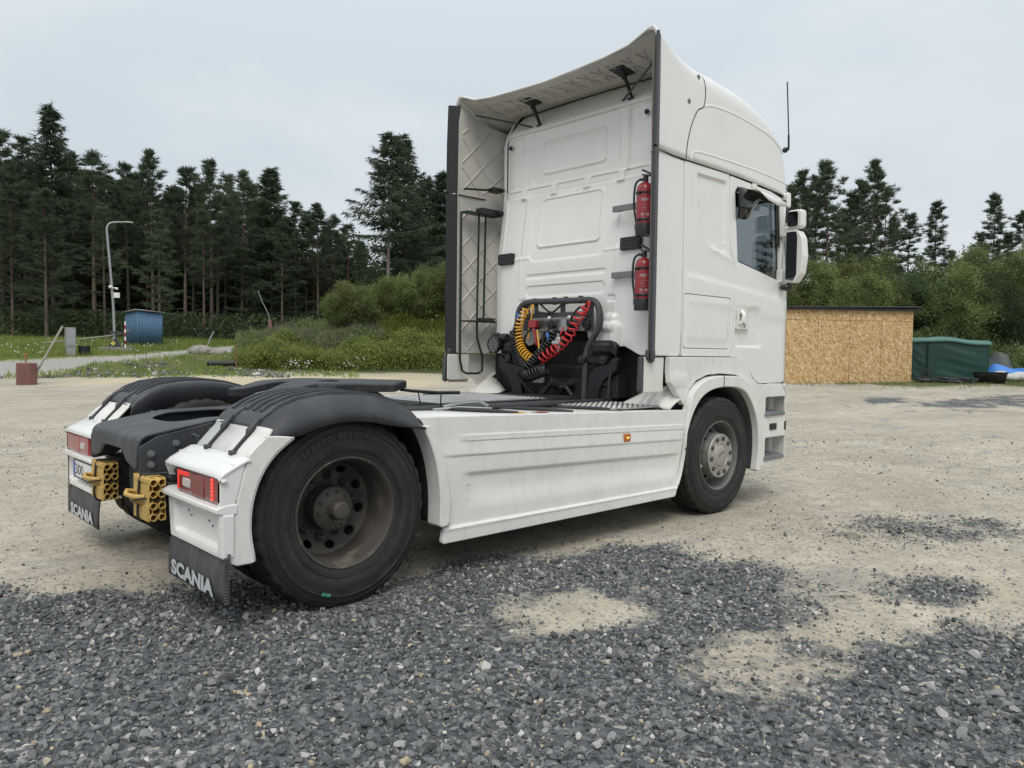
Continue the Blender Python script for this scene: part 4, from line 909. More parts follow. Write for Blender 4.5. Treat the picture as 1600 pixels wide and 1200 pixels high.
# ---- roof fairing: sections across the truck
rx = [2.775, 2.79, 2.81, 2.84, 2.88, 2.93, 3.00, 3.10, 3.25, 3.45, 3.75, 4.10, 4.40, 4.60, 4.75, 4.85, 4.92, 4.965, 4.985]
def ztop(x): return float(np.interp(x, [2.77, 2.95, 3.01, 3.17, 3.44, 3.73, 4.11, 4.46, 4.71, 4.84, 4.92, 4.985], [3.89, 3.865, 3.84, 3.80, 3.765, 3.755, 3.725, 3.655, 3.575, 3.435, 3.285, 3.05]))
def crown(x): return float(np.interp(x, [2.77, 3.2, 3.6, 4.2, 4.7, 5], [.0, .015, .08, .11, .08, .02]))
def lipz(y): return float(np.interp(y, [0, .45, .70, .95, 1.08, 1.16, 1.19, 1.215, 1.245], [3.815, 3.832, 3.845, 3.875, 3.925, 3.955, 3.96, 3.92, 3.885]))
def section(x):
    w = float(np.interp(x, [2.7, 4.55, 4.75, 4.88, 4.95, 4.99], [1.250, 1.247, 1.243, 1.235, 1.21, 1.17])); r = float(np.interp(x, [2.78, 3.05, 3.5, 4.9], [.03, .10, .20, .22]))
    k_ = max(0, 1-(x-2.775)/.24)**1.5; zt = ztop(x)+.030*float(sstep(np.array((x-3.0)/.5)))
    P = []
    for y in (0, .2, .4, .6, .75, .87, .95, 1.0):
        yy = y/1.0*(w-r); z = zt+crown(x)*(1-(yy/(w))**2); P.append((yy, z*(1-k_)+lipz(yy)*k_))
    z0 = zt+crown(x)*(1-((w-r)/w)**2)
    for a in (18, 36, 54, 72, 90):
        a = math.radians(a); yy = w-r+r*math.sin(a); z = z0-r*(1-math.cos(a)); P.append((yy-.018*max(0, min(1, z-3)), z*(1-k_)+min(lipz(yy), z+.2)*k_))
    ze = P[-1][1]
    for t in (.15, .4, .7, 1.0):
        z = ze+(float(np.interp(x, [2.7, 3.0, 3.9, 4.4, 4.75, 5], [2.990, 2.979, 2.977, 2.963, 2.943, 2.93]))-ze)*t; P.append((w-.018*max(0, min(1, z-3)), z))
    return P
rows = []
for x in rx:
    P = section(x); rows.append([(x+.02*(1 if False else 0), -y, z) for y, z in P[::-1]]+[(x, y, z) for y, z in P[1:]])
P = section(4.985); rows.append([(5.0, -y*.97, 2.99+(z-2.99)*.6) for y, z in P[::-1]]+[(5.0, y*.97, 2.99+(z-2.99)*.6) for y, z in P[1:]])
rf = MB().grid(rows).build('roof_fairing', M['paint'], T, angle=60)
sub = rf.modifiers.new('smooth', 'SUBSURF'); sub.levels = 2; sub.render_levels = 2
so2 = rf.modifiers.new('thickness', 'SOLIDIFY'); so2.thickness = .012; so2.offset = -1
for s in (-1, 1):                                   # panel joints and creases follow the skin
    def skin(x, z):
        P = section(x); P = P[7:]; zz = [p[1] for p in P][::-1]; yy = [p[0] for p in P][::-1]
        return (x, s*(float(np.interp(z, zz, yy))+.0), z)
    def path(q, r, nm, mt, sink=0.0):
        pts = [skin(p.x, p.z) for p in catmull([(a, 0, c) for a, c in q], 6)]; b = MB(); b.tube([(x, y-s*sink, z) for x, y, z in pts], r, 10); b.build(nm, mt, rf, angle=70)
    path([(3.172, 2.985), (3.20, 3.14), (3.265, 3.30), (3.34, 3.41), (3.43, 3.465), (3.455, 3.60), (3.44, 3.72)], .0045, 'panel_joint', M['seam'])
    path([(3.44, 3.468), (3.60, 3.50), (3.96, 3.505), (4.40, 3.47), (4.65, 3.42), (4.86, 3.33)], .022, 'crease', M['paint'], .017)
    path([(3.25, 2.99), (3.30, 3.06), (3.50, 3.078), (3.94, 3.083), (4.4, 3.08), (4.90, 3.06)], .020, 'crease', M['paint'], .0155)
    b = MB()
    for x, z in ((3.36, 3.69), (3.21, 3.455)):
        p = skin(x, z); b.lathe([(0, .002), (.010, .002), (.011, .006), (.020, .005), (.022, -.004)], p, 1, 16, s)
    b.build('roof_plug', M['grey_metal'], rf)
    MB().tube([(2.80, s*1.2535, 2.988), (3.0, s*1.2475, 2.977), (3.17, s*1.2455, 2.976), (3.86, s*1.243, 2.976), (4.4, s*1.24, 2.960), (4.86, s*1.235, 2.935)], .003, 6).build('panel_joint', M['seam'], rf)
# underside of the rear flare with ribs, struts
lr = []
LX = [2.785, 2.86, 2.96, 3.08, 3.20, 3.30, 3.40]
def under(x, y):
    t = (x-2.785)/.615
    P = section(x); roof = float(np.interp(abs(y), [p[0] for p in P[:13]], [p[1] for p in P[:13]]))
    return min((lipz(abs(y))-.013)*(1-t)**1.2+(1-(1-t)**1.2)*(3.845-.13*max(0, abs(y)-.75)/.45)-.02*math.sin(PI*t), roof-.022)
MB().grid([[(x, y, under(x, y)) for y in np.linspace(-1.19, 1.19, 25)] for x in LX]).build('spoiler_liner', M['liner'], T, angle=60)
js = []
for y in np.linspace(-1.0, 1.0, 41):
    zb_ = 3.56+(float(np.interp(abs(y), [.74, .80, .88, .95, 1.0], [3.93, 3.92, 3.85, 3.74, 3.62]))-3.56)*.72
    x = next((q for q in np.linspace(3.22, 3.42, 60) if 3.58+(q-3.185)*1.18 >= under(q, y)), 3.40); z = min(under(x, y), zb_)
    js.append((min(x, 3.185+(z-3.58)/1.18)-.012+.30*max(0, (abs(y)-.80)/.4)**2, y, z-.006))
MB().tube(js, .011, 6).build('joint_seal', M['dark'], T, angle=70)
MB().tube([(2.779, y, lipz(abs(y))-.008) for y in np.linspace(-1.235, 1.235, 60)], .011, 8).build('lip_edge', M['paint'], T, angle=70)
b = MB()
for q in range(-7, 8):
    for d in (-1, 1):
        pts = [(2.90+.24*t, (q+.5*d*(t-.5))*.16, under(2.90+.24*t, (q+.5*d*(t-.5))*.16)-.004) for t in np.linspace(0, 1, 5)]
        if abs(pts[0][1]) < 1.12 and abs(pts[-1][1]) < 1.12: b.tube(pts, .007, 5)
b.tube([(3.02, y, under(3.02, y)-.004) for y in np.linspace(-1.12, 1.12, 20)], .008, 5); b.tube([(3.2, y, under(3.2, y)-.002) for y in np.linspace(-1.1, 1.1, 20)], .006, 5)
b.build('rib_lattice', M['liner'], T, angle=60)
MB().prism([(-.43, 3.812), (-.21, 3.806), (-.19, 3.822), (-.41, 3.838)], 0, 2.778, 2.792).build('lip_notch', M['paint'], T)
for y0, y1 in ((.60, .46), (-.66, -.66)):
    b = MB()
    b.box((2.97, y1-.075, 3.80), (3.15, y1+.075, 3.822), Matrix.Rotation(.12, 3, 'Y'))
    b.tube([(3.02, y1-.03, 3.805), (3.215, y1, 3.60)], .016, 6); b.tube([(3.13, y1+.03, 3.81), (3.215, y1, 3.60)], .014, 6); b.box((3.18, y1-.03, 3.58), (3.23, y1+.03, 3.615)); b.tube([(3.05, y1-.02, 3.74), (3.15, y1+.02, 3.74)], .010, 6)
    b.build('spoiler_bracket', M['black'], T, .003)
for s in (-1, 1):
    MB().tube([(3.20, s*.56, 3.61), (2.95, s*1.13, 3.79)], .010, 7).build('spoiler_strut', M['trim'], T)
# aerial
an = MB(); an.sphere((4.90, -1.215, 3.385), .028, 10); an.cyl((4.90, -1.21, 3.385), (4.895, -1.25, 3.39), .018, n=10); an.tube([(4.90, -1.25, 3.39), (4.885, -1.255, 3.52)], .010, 7); an.tube([(4.885, -1.255, 3.52), (4.80, -1.27, 4.00)], .006, 6); an.build('aerial', M['black'], T)

# ---- inside the left collar: black arms and rods
for s in (1,):
    b = MB(); b.tube([(2.80, 1.13, 3.03), (3.00, 1.10, 3.045), (3.24, 1.02, 3.06)], .012, 6); b.box((3.10, 1.0, 3.03), (3.22, 1.10, 3.075)); b.box((3.17, .96, 3.045), (3.24, 1.06, 3.062)); b.build('collar_hinge', M['black'], T, .004)
    b = MB(); b.box((2.79, 1.06, 2.785), (3.22, 1.16, 2.805)); b.box((2.95, 1.02, 2.79), (3.23, 1.12, 2.85)); b.box((3.15, .96, 2.80), (3.24, 1.08, 2.83)); b.build('collar_hinge', M['black'], T, .004)
    b = MB(); b.box((2.79, 1.04, 1.690), (3.24, 1.14, 1.706)); b.box((2.96, 1.0, 1.70), (3.12, 1.10, 1.735)); b.box((3.16, .93, 1.64), (3.20, 1.02, 1.71)); b.build('collar_hinge', M['black'], T, .004)
    b = MB(); b.tube([(2.785, 1.15, 2.80), (2.785, 1.15, 1.30), (2.81, 1.14, 1.19), (2.86, 1.13, 1.165), (2.99, 1.10, 1.165), (3.04, 1.10, 1.19), (3.045, 1.10, 1.34), (3.0, 1.10, 1.45), (2.97, 1.10, 1.53), (2.965, 1.10, 1.70)], .012, 8); b.build('guard_rod', M['black'], T, angle=70)
    for x in (2.98, 3.07): MB().tube([(x, 1.10, 2.80), (x-.015, 1.10, 1.70)], .011, 8).build('guard_rod', M['black'], T)
# ---- extinguisher brackets on the rear wall
for z in (2.635, 2.065):
    b = MB(); b.box((3.035, -1.12, z-.026), (3.06, -.60, z+.026)); b.box((3.055, -.66, z-.02), (3.10, -.62, z+.02)); b.box((3.02, -1.05, z-.03), (3.036, -.91, z+.03)); b.build('bottle_bracket', M['grey_metal'], T, .004)

# ---- the tubular guard with sockets and coiled lines
b = MB(); b.tube(catmull([(2.98, -.36, .965), (2.98, -.37, 1.20), (2.98, -.38, 1.38), (2.98, -.42, 1.47), (2.98, -.51, 1.60), (2.98, -.53, 1.70), (2.98, -.50, 1.81), (2.98, -.42, 1.855), (2.98, -.2, 1.86), (2.98, .1, 1.865), (2.98, .36, 1.865), (2.98, .46, 1.83), (2.98, .505, 1.74), (2.98, .51, 1.55), (2.98, .50, 1.2), (2.98, .48, .98)], 5), .029, 12)
gd = b.build('line_guard', M['trim'], T, angle=70)
b = MB(); b.box((2.985, -.42, 1.715), (3.00, .42, 1.76)); b.box((2.99, .36, 1.60), (3.005, .44, 1.86)); b.box((2.99, -.44, 1.58), (3.005, -.34, 1.86)); b.box((2.995, -.1, 1.76), (3.005, -.04, 1.85)); b.box((2.995, .25, 1.76), (3.005, .3, 1.85))
for y in (.28, .02, -.12, -.3): b.box((2.965, y-.018, 1.83), (3.0, y+.018, 1.90))
b.build('guard_plate', M['trim'], gd, .004)
MB().box((3.005, -.40, 1.585), (3.015, .40, 1.70)).build('socket_plate', M['steel'], gd, .003)
for y, z, r in ((.27, 1.645, .038), (.05, 1.64, .040), (-.20, 1.64, .040), (-.385, 1.64, .042)):
    b = MB(); b.cyl((3.01, y, z), (2.955, y, z), r, n=18); b.box((2.945, y-r, z-.01), (2.96, y+r, z+r+.012)); b.build('socket', M['black'], gd, .005)
b = MB(); b.box((2.915, .20, 1.62), (2.96, .30, 1.69)); b.tube([(2.93, .24, 1.62), (2.94, .20, 1.45)], .013, 7); b.build('red_coupling', M['red'], gd, .008)
for y in (.05, -.2): MB().cyl((2.955, y, 1.685), (2.94, y, 1.705), .030, n=16).sphere((2.945, y, 1.70), .028, 10).build('socket_cap', M['steel'], gd)
MB().cyl((2.93, .04, 1.50), (2.94, .07, 1.57), .015, n=10).build('blue_plug', M['blue'], gd); MB().cyl((2.93, .455, 1.70), (2.93, .445, 1.765), .018, n=10).build('blue_plug', M['blue'], gd)
MB().box((2.85, -.17, 1.42), (2.90, -.11, 1.53)).build('line_coupling', M['steel'], gd, .012)
b = MB(); b.cyl((2.86, -.18, 1.475), (2.86, -.09, 1.475), .025, n=12); b.cyl((2.87, -.14, 1.40), (2.87, -.14, 1.56), .014, n=10); b.build('coupling_tap', M['steel'], gd)
def coil(P, turns, R, r, name, mt, parent):
    pts = catmull(P, 24); L = [0.0]
    for a, c in zip(pts, pts[1:]): L.append(L[-1]+(c-a).length)
    N = turns*12; out = []; Lp = np.array(L); PP = np.array([p[:] for p in pts]); Rr = R if hasattr(R, '__len__') else (R, R)
    for i in range(N+1):
        t = i/N; p = Vector([np.interp(t*L[-1], Lp, PP[:, k_]) for k_ in range(3)]); q = Vector([np.interp(min(1, t+.02)*L[-1], Lp, PP[:, k_]) for k_ in range(3)]); p0 = Vector([np.interp(max(0, t-.02)*L[-1], Lp, PP[:, k_]) for k_ in range(3)])
        d = (q-p0).normalized(); u = d.cross(Vector((1, 0, .05))).normalized(); w = d.cross(u); a = 2*PI*i/12
        rr = Rr[0]+(Rr[1]-Rr[0])*t
        out.append(p+(u*math.cos(a)+w*math.sin(a))*rr)
    return MB().tube(out, r, 6).build(name, mt, parent, angle=70)
coil([(2.92, .33, 1.80), (2.90, .38, 1.70), (2.90, .41, 1.60), (2.88, .37, 1.46), (2.86, .28, 1.37), (2.86, .17, 1.31)], 17, (.034, .040), .0085, 'yellow_coil', M['yellow_hose'], T)
coil([(2.93, -.41, 1.79), (2.91, -.36, 1.72), (2.90, -.31, 1.65), (2.89, -.25, 1.54), (2.88, -.12, 1.43), (2.87, .0, 1.37), (2.86, .09, 1.32)], 13, (.038, .046), .0085, 'red_coil', M['red_hose'], T)
coil([(2.90, -.08, 1.60), (2.88, -.03, 1.49), (2.85, .06, 1.39), (2.83, .14, 1.31), (2.82, .20, 1.25), (2.83, .29, 1.28), (2.85, .37, 1.36), (2.87, .43, 1.48), (2.89, .45, 1.60)], 30, (.034, .048), .0088, 'black_coil', M['black'], T)
coil([(2.86, -.02, 1.24), (2.82, .10, 1.20), (2.82, .20, 1.17), (2.84, .30, 1.22)], 12, (.055, .055), .0088, 'black_coil', M['black'], T)
b = MB(); b.tube(catmull([(2.95, .33, 1.80), (2.92, .24, 1.83), (2.92, .26, 1.72), (2.93, .30, 1.62), (2.93, .31, 1.52)], 6), .008, 6); b.tube(catmull([(2.94, .20, 1.6), (2.92, .15, 1.42), (2.90, .10, 1.40)], 6), .009, 6); b.build('yellow_line', M['yellow_hose'], T, angle=70)
b = MB(); b.tube(catmull([(2.94, -.38, 1.80), (2.93, -.45, 1.84), (2.91, -.44, 1.76), (2.90, -.36, 1.73)], 6), .009, 6); b.tube(catmull([(2.90, -.18, 1.62), (2.88, -.15, 1.55)], 4), .008, 6); b.build('red_line', M['red_hose'], T, angle=70)
b = MB()
for P in ([(2.96, -.20, 1.64), (2.92, -.20, 1.58), (2.91, -.26, 1.70), (2.92, -.34, 1.79), (2.95, -.40, 1.79)], [(2.95, .28, 1.64), (2.92, .32, 1.56), (2.93, .36, 1.5), (3.0, .40, 1.4)], [(2.9, .42, 1.52), (2.9, .46, 1.3), (2.92, .38, 1.14), (2.95, .25, 1.05)], [(2.92, .36, 1.40), (2.92, .40, 1.2), (2.9, .33, 1.08), (2.92, .2, 1.0)],
          [(2.98, .2, 1.84), (2.96, .05, 1.76), (2.96, -.05, 1.80), (2.97, -.1, 1.85)], [(2.97, .28, 1.84), (2.95, .2, 1.77), (2.96, .08, 1.75)], [(2.95, .05, 1.62), (2.92, .1, 1.50), (2.90, .15, 1.36)], [(2.94, .45, 1.78), (2.90, .48, 1.6), (2.90, .47, 1.4), (2.88, .38, 1.2)]):
    b.tube(catmull(P, 6), .010, 7)
b.build('black_line', M['black'], T, angle=70)
MB().box((2.93, .12, 1.10), (2.98, .28, 1.25)).build('filter_box', M['plastic_white'], T, .02)
# work lamp on its bracket
wlmp = MB().lathe([(0, -.02), (.05, -.018), (.078, .0), (.088, .03), (.086, .05), (.076, .055), (.074, .045), (0, .043)], (2.93, .755, 1.46), 0, 24, -1).build('work_lamp', M['black'], T, angle=40)
MB().lathe([(0, .0445), (.074, .0455)], (2.93, .755, 1.46), 0, 24, -1).build('lamp_lens', M['label_white'], wlmp)
b = MB()
for q in range(-3, 4):
    for d in (-1, 1):
        L = math.sqrt(max(0, .072**2-(q*.02)**2)); u = Vector((0, math.cos(d*PI/4), math.sin(d*PI/4))); w = Vector((0, -u.z, u.y)); c0 = Vector((2.882, .755, 1.46))+w*q*.02
        b.tube([c0-u*L, c0+u*L], .0042, 4)
b.build('lamp_grille', M['black'], wlmp)
b = MB(); b.box((2.93, .70, 1.50), (3.05, .78, 1.57)); b.box((3.0, .5, 1.43), (3.06, .82, 1.53)); b.cyl((2.95, .62, 1.53), (2.95, .72, 1.53), .04); b.box((2.97, .58, 1.36), (3.05, .74, 1.44)); b.cyl((2.93, .82, 1.55), (2.95, .74, 1.56), .022); b.tube(catmull([(2.95, .69, 1.42), (2.95, .68, 1.36), (2.97, .58, 1.38), (3.0, .5, 1.46)], 5), .01, 6); b.build('lamp_bracket', M['black'], T, .006)
# cab suspension on both sides of the tunnel
for s in (-1, 1):
    b = MB(); b.lathe([(.05, 1.40), (.125, 1.40), (.128, 1.46), (.10, 1.49), (.05, 1.49)], (3.02, s*.565, 0), 2, 24)
    b.prism([(-s*-1*.0+s*.42, 1.34), (s*.42, 1.47), (s*.47, 1.50), (s*.68, 1.50), (s*.73, 1.44), (s*.73, 1.36), (s*.66, 1.40), (s*.5, 1.40)], 0, 2.96, 2.98)
    b.build('suspension_cup', M['dark'], T, .006)
    b = MB(); b.prism(rpoly([(s*.40, .95), (s*.44, 1.20), (s*.50, 1.26), (s*.66, 1.30), (s*.70, 1.35), (s*.76, 1.35), (s*.74, 1.24), (s*.60, 1.15), (s*.55, 1.05), (s*.54, .95)], .03), 0, 2.95, 3.0); b.box((2.96, s*.34, 1.30), (2.99, s*.64, 1.36)); b.cyl((3.05, s*.565, 1.05), (3.05, s*.565, 1.40), .055, n=14); b.cyl((3.05, s*.565, 1.1), (3.05, s*.565, 1.25), .08, n=14)
    b.build('suspension_arm', M['dark'], T, .006)
    for y in (.36, .60): MB().cyl((2.93, s*y, 1.33), (2.97, s*y, 1.33), .04, n=16).cyl((2.92, s*y, 1.33), (2.935, s*y, 1.33), .018, n=8).build('bushing', M['black'], T, .005)
b = MB(); b.box((3.2, -.95, .95), (3.3, .95, 1.5)); b.box((3.05, -.34, .96), (3.2, .34, 1.15)); b.box((2.98, -.66, .95), (3.1, -.40, 1.08)); b.tube(catmull([(2.9, .1, 1.0), (2.95, .0, 1.1), (3.0, -.1, 1.06), (3.0, -.2, 1.12)], 6), .03, 8); b.tube(catmull([(2.95, -.25, 1.0), (2.95, -.15, 1.08), (3.0, -.05, 1.0)], 6), .02, 8); b.cyl((2.9, 0, 1.12), (3.05, -.06, 1.08), .05); b.tube(catmull([(2.9, -.7, 1.0), (2.95, -.68, 1.2), (3.0, -.72, 1.34)], 6), .012, 6); b.box((3.0, -.72, 1.0), (3.15, -.6, 1.2)); b.box((3.3, -1.18, .7), (3.34, 1.18, 1.38))
b.build('engine_cover', M['underside'], T, .01)

# ================================================================ things carried by the truck
M['label_pink'] = mat('worn_pale_print', (.42, .27, .26), .6, var=.3, scale=40)
def extinguisher(z, label):
    y, x = -1.005, 2.965
    E = empty('fire_extinguisher', (x, y, z), label, 'fire extinguisher', 'fire extinguishers on the back of the cab')
    q = lambda dz: dz
    MB().lathe([(0, .10), (.074, .10), (.076, .12), (.076, .44), (.070, .475), (.045, .505), (.022, .512), (.022, .53), (0, .53)], (0, 0, 0), 2, 32).build('cylinder', M['red'], E, angle=40)
    MB().lathe([(.0, .0), (.080, .0), (.081, .02), (.081, .105), (.078, .112), (.074, .112)], (0, 0, 0), 2, 32).build('foot', M['black'], E, angle=40)
    b = MB(); b.cyl((0, 0, .52), (0, 0, .575), .024, n=12); b.box((-.02, -.09, .572), (.02, .03, .586), Matrix.Rotation(.25, 3, 'X')); b.box((-.02, -.09, .60), (.02, .04, .616), Matrix.Rotation(.55, 3, 'X')); b.cyl((0, .02, .545), (0, .06, .555), .014, n=8); b.build('valve', M['black'], E, .003)
    b = MB(); b.tube(catmull([(0, .06, .555), (-.01, .095, .52), (-.015, .108, .42), (-.015, .106, .28), (-.01, .09, .16), (-.01, .085, .10)], 6), .010, 8); b.tube([(-.01, .085, .12), (-.01, .084, .06)], .014, 8); b.build('hose', M['black'], E, angle=70)
    b = MB()
    for dz in (.405, .145): b.lathe([(.0765, dz-.011), (.0785, dz-.011), (.0785, dz+.011), (.0765, dz+.011)], (0, 0, 0), 2, 32)
    b.box((-.095, -.01, .395), (-.07, .03, .415)); b.box((-.095, -.01, .135), (-.07, .03, .155)); b.build('strap', M['black'], E)
    b = MB(); R0 = .0768
    def patch(a0, a1, z0, z1):
        n = 6; b.grid([[(R0*math.cos(math.radians(a0+(a1-a0)*i/n)), R0*math.sin(math.radians(a0+(a1-a0)*i/n)), zz) for i in range(n+1)] for zz in (z0, z1)])
    c0 = 180+38
    patch(c0-28, c0+18, .325, .333); patch(c0-28, c0+18, .345, .352); patch(c0-28, c0-24, .325, .352); patch(c0+14, c0+18, .325, .352); patch(c0-22, c0+10, .334, .344)
    patch(c0-6, c0+6, .312, .316); patch(c0-20, c0+34, .285, .2885); patch(c0-20, c0+10, .262, .265); patch(c0-20, c0+8, .254, .257); patch(c0-20, c0+28, .233, .236)
    patch(c0-28, c0-8, .180, .207); patch(c0+4, c0+26, .180, .207); patch(c0-20, c0+6, .166, .169); patch(c0-30, c0+34, .118+.04, .161); patch(c0+36, c0+37, .16, .32)
    b.build('label_print', M['label_pink'], E)
    E.scale = (.96, .96, .84)
    return E
extinguisher(2.36, 'upper red fire extinguisher strapped high on the rear of the white cab')
extinguisher(1.745, 'lower red fire extinguisher strapped on the rear of the white cab below the first')

def chock(loc, label):
    K = empty('wheel_chock', loc, label, 'wheel chock', 'yellow wheel chocks tied to the rear of the truck')
    w, h, dp = .245, .232, .088                        # y width, z height, x depth ; cells open towards -y
    b = MB(); b.box((-dp, 0, -h/2), (-dp+.006, w, h/2)); b.box((-.004, 0, -h/2), (0, w, h/2)); b.box((-dp, w-.006, -h/2), (0, w, h/2))
    b.box((-dp-.006, .01, .09), (-dp+.002, w-.03, h/2-.004)); b.box((-dp-.006, .01, -h/2+.004), (-dp+.002, w-.03, -.03))
    b.build('shell', M['chock'], K, .004)
    r = .0198
    for j in range(2):
        for i in range(4):
            z = -h/2+.024+i*(h-.048)/3; x = -dp+.0225+j*.043
            c_ = MB().lathe([(r, -.012), (r, w), (r-.004, w), (r-.004, -.012)], (x, 0, z), 1, 16, closed=True).build('cell', M['chock'], K)
    b = MB()
    for j in range(2):
        for i in range(3):
            z = -h/2+.024+(i+.5)*(h-.048)/3; x = -dp+.0225+j*.043; b.box((x-.003, .006, z-.013), (x+.003, w, z+.013))
    for i in range(4): z = -h/2+.024+i*(h-.048)/3; b.box((-dp+.040, .006, z-.003), (-dp+.048, w, z+.003))
    b.build('web', M['chock'], K)
    b = MB(); b.grid([[(-dp-.055*math.sin(PI*t)**.8, w*(.95-.75*t*0-.0)-.005-.08*q, -.005+.055*(q)-.02*t) for q in (0, 1)] for t in np.linspace(0, 1, 9)])
    b.v = []; b.f = []
    b.tube([(-dp, .215, .02), (-dp-.045, .21, .03), (-dp-.062, .17, .018), (-dp-.045, .09, .012), (-dp, .06, .012)], .013, 8)
    b.grid([[(-dp, .22, .03), (-dp-.05, .21, .035), (-dp-.06, .16, .025), (-dp, .06, .02)], [(-dp, .22, -.03), (-dp-.03, .20, -.025), (-dp-.035, .14, -.03), (-dp, .06, -.035)]])
    b.build('grip', M['chock'], K, angle=70, solid=.004)
    b = MB()
    b.tube(catmull([(.06, .02, h/2+.02), (-.05, .10, h/2+.008), (-dp, .125, h/2), (-dp-.012, .125, 0), (-dp-.006, .125, -h/2-.006), (.02, .12, -h/2-.012)], 6), .0065, 6)
    b.tube(catmull([(-dp-.06, .10, -.01), (-dp-.01, .04, .008), (-dp+.03, -.004, .0), (0, -.008, .01), (.05, -.0, .02)], 6), .004, 5)
    b.build('cord', M['black'], K, angle=70)
    return K
chock((-.700, .235, .556), 'yellow honeycomb wheel chock tied behind the axle next to the number plate')
chock((-.722, -.655, .578), 'yellow honeycomb wheel chock tied by the lit red tail lamp')

# ================================================================ surroundings
def leafmat(name, a, b_, hue=.5):
    t = NT(name); oi = t.node('ShaderNodeObjectInfo'); n = t.noise(t.coord(), .9, 3)
    c = t.mix(t.ramp(n, (.3, 0.0), (.7, 1.0)), c4(a), c4(b_))
    hs = t.node('ShaderNodeHueSaturation', {'Color': c, 'Value': t.math('MULTIPLY_ADD', oi.outputs['Random'], .5, .75), 'Hue': t.math('MULTIPLY_ADD', oi.outputs['Random'], .03, .485)})
    t.set(t.b.inputs['Base Color'], hs.outputs[0]); t.b.inputs['Roughness'].default_value = .65; t.b.inputs['Specular IOR Level'].default_value = .25
    tr = t.node('ShaderNodeBsdfTranslucent', {'Color': hs.outputs[0]}); ms = t.node('ShaderNodeMixShader', {0: .42, 1: t.b.outputs[0], 2: tr.outputs[0]})
    t.l.new(ms.outputs[0], t.n['Material Output'].inputs[0])
    return t.m
M['pine_leaf'] = leafmat('pine_needles', (.072, .096, .055), (.12, .145, .088))
M['spruce_leaf'] = leafmat('spruce_needles', (.052, .076, .046), (.095, .12, .07))
M['willow_leaf'] = leafmat('young_leaves', (.12, .165, .055), (.23, .265, .10))
M['dark_leaf'] = leafmat('dark_leaves', (.055, .085, .036), (.10, .13, .06))
M['weed'] = leafmat('weed_leaves', (.16, .21, .05), (.29, .33, .095))
M['weed_dark'] = leafmat('weed_stems', (.11, .15, .058), (.20, .235, .10))
M['weed_y'] = leafmat('yellow_weeds', (.13, .175, .035), (.24, .275, .06)); M['weed_grey'] = leafmat('dry_grass_heads', (.15, .14, .10), (.25, .21, .17))
M['bark'] = mat('conifer_bark', (.13, .10, .078), .85, var=.3, scale=4)
M['bark_grey'] = mat('grey_bark', (.17, .16, .14), .85, var=.3, scale=4)
M['flower'] = mat('white_petals', (.75, .75, .70), .7); M['flower_y'] = mat('yellow_petals', (.55, .48, .08), .7)

def tris(cen, dr, L, W, R):
    """thin triangles at cen along dr, arrays"""
    n = len(cen); rnd = R.normal(size=(n, 3)); sd = np.cross(dr, rnd); sd /= np.linalg.norm(sd, axis=1, keepdims=True)+1e-9
    L = np.asarray(L).reshape(-1, 1); W = np.asarray(W).reshape(-1, 1)
    V = np.stack([cen-sd*W, cen+sd*W, cen+dr*L], 1).reshape(-1, 3)
    return V, np.arange(3*n).reshape(-1, 3)
def leaves(cen, dr, L, W, R):
    """rhombic leaves"""
    n = len(cen); rnd = R.normal(size=(n, 3)); sd = np.cross(dr, rnd); sd /= np.linalg.norm(sd, axis=1, keepdims=True)+1e-9
    L = np.asarray(L).reshape(-1, 1); W = np.asarray(W).reshape(-1, 1)
    V = np.stack([cen, cen+dr*L*.45+sd*W, cen+dr*L, cen+dr*L*.45-sd*W], 1).reshape(-1, 3)
    return V, np.arange(4*n).reshape(-1, 4)
def unit(v): return v/(np.linalg.norm(v, axis=-1, keepdims=True)+1e-9)
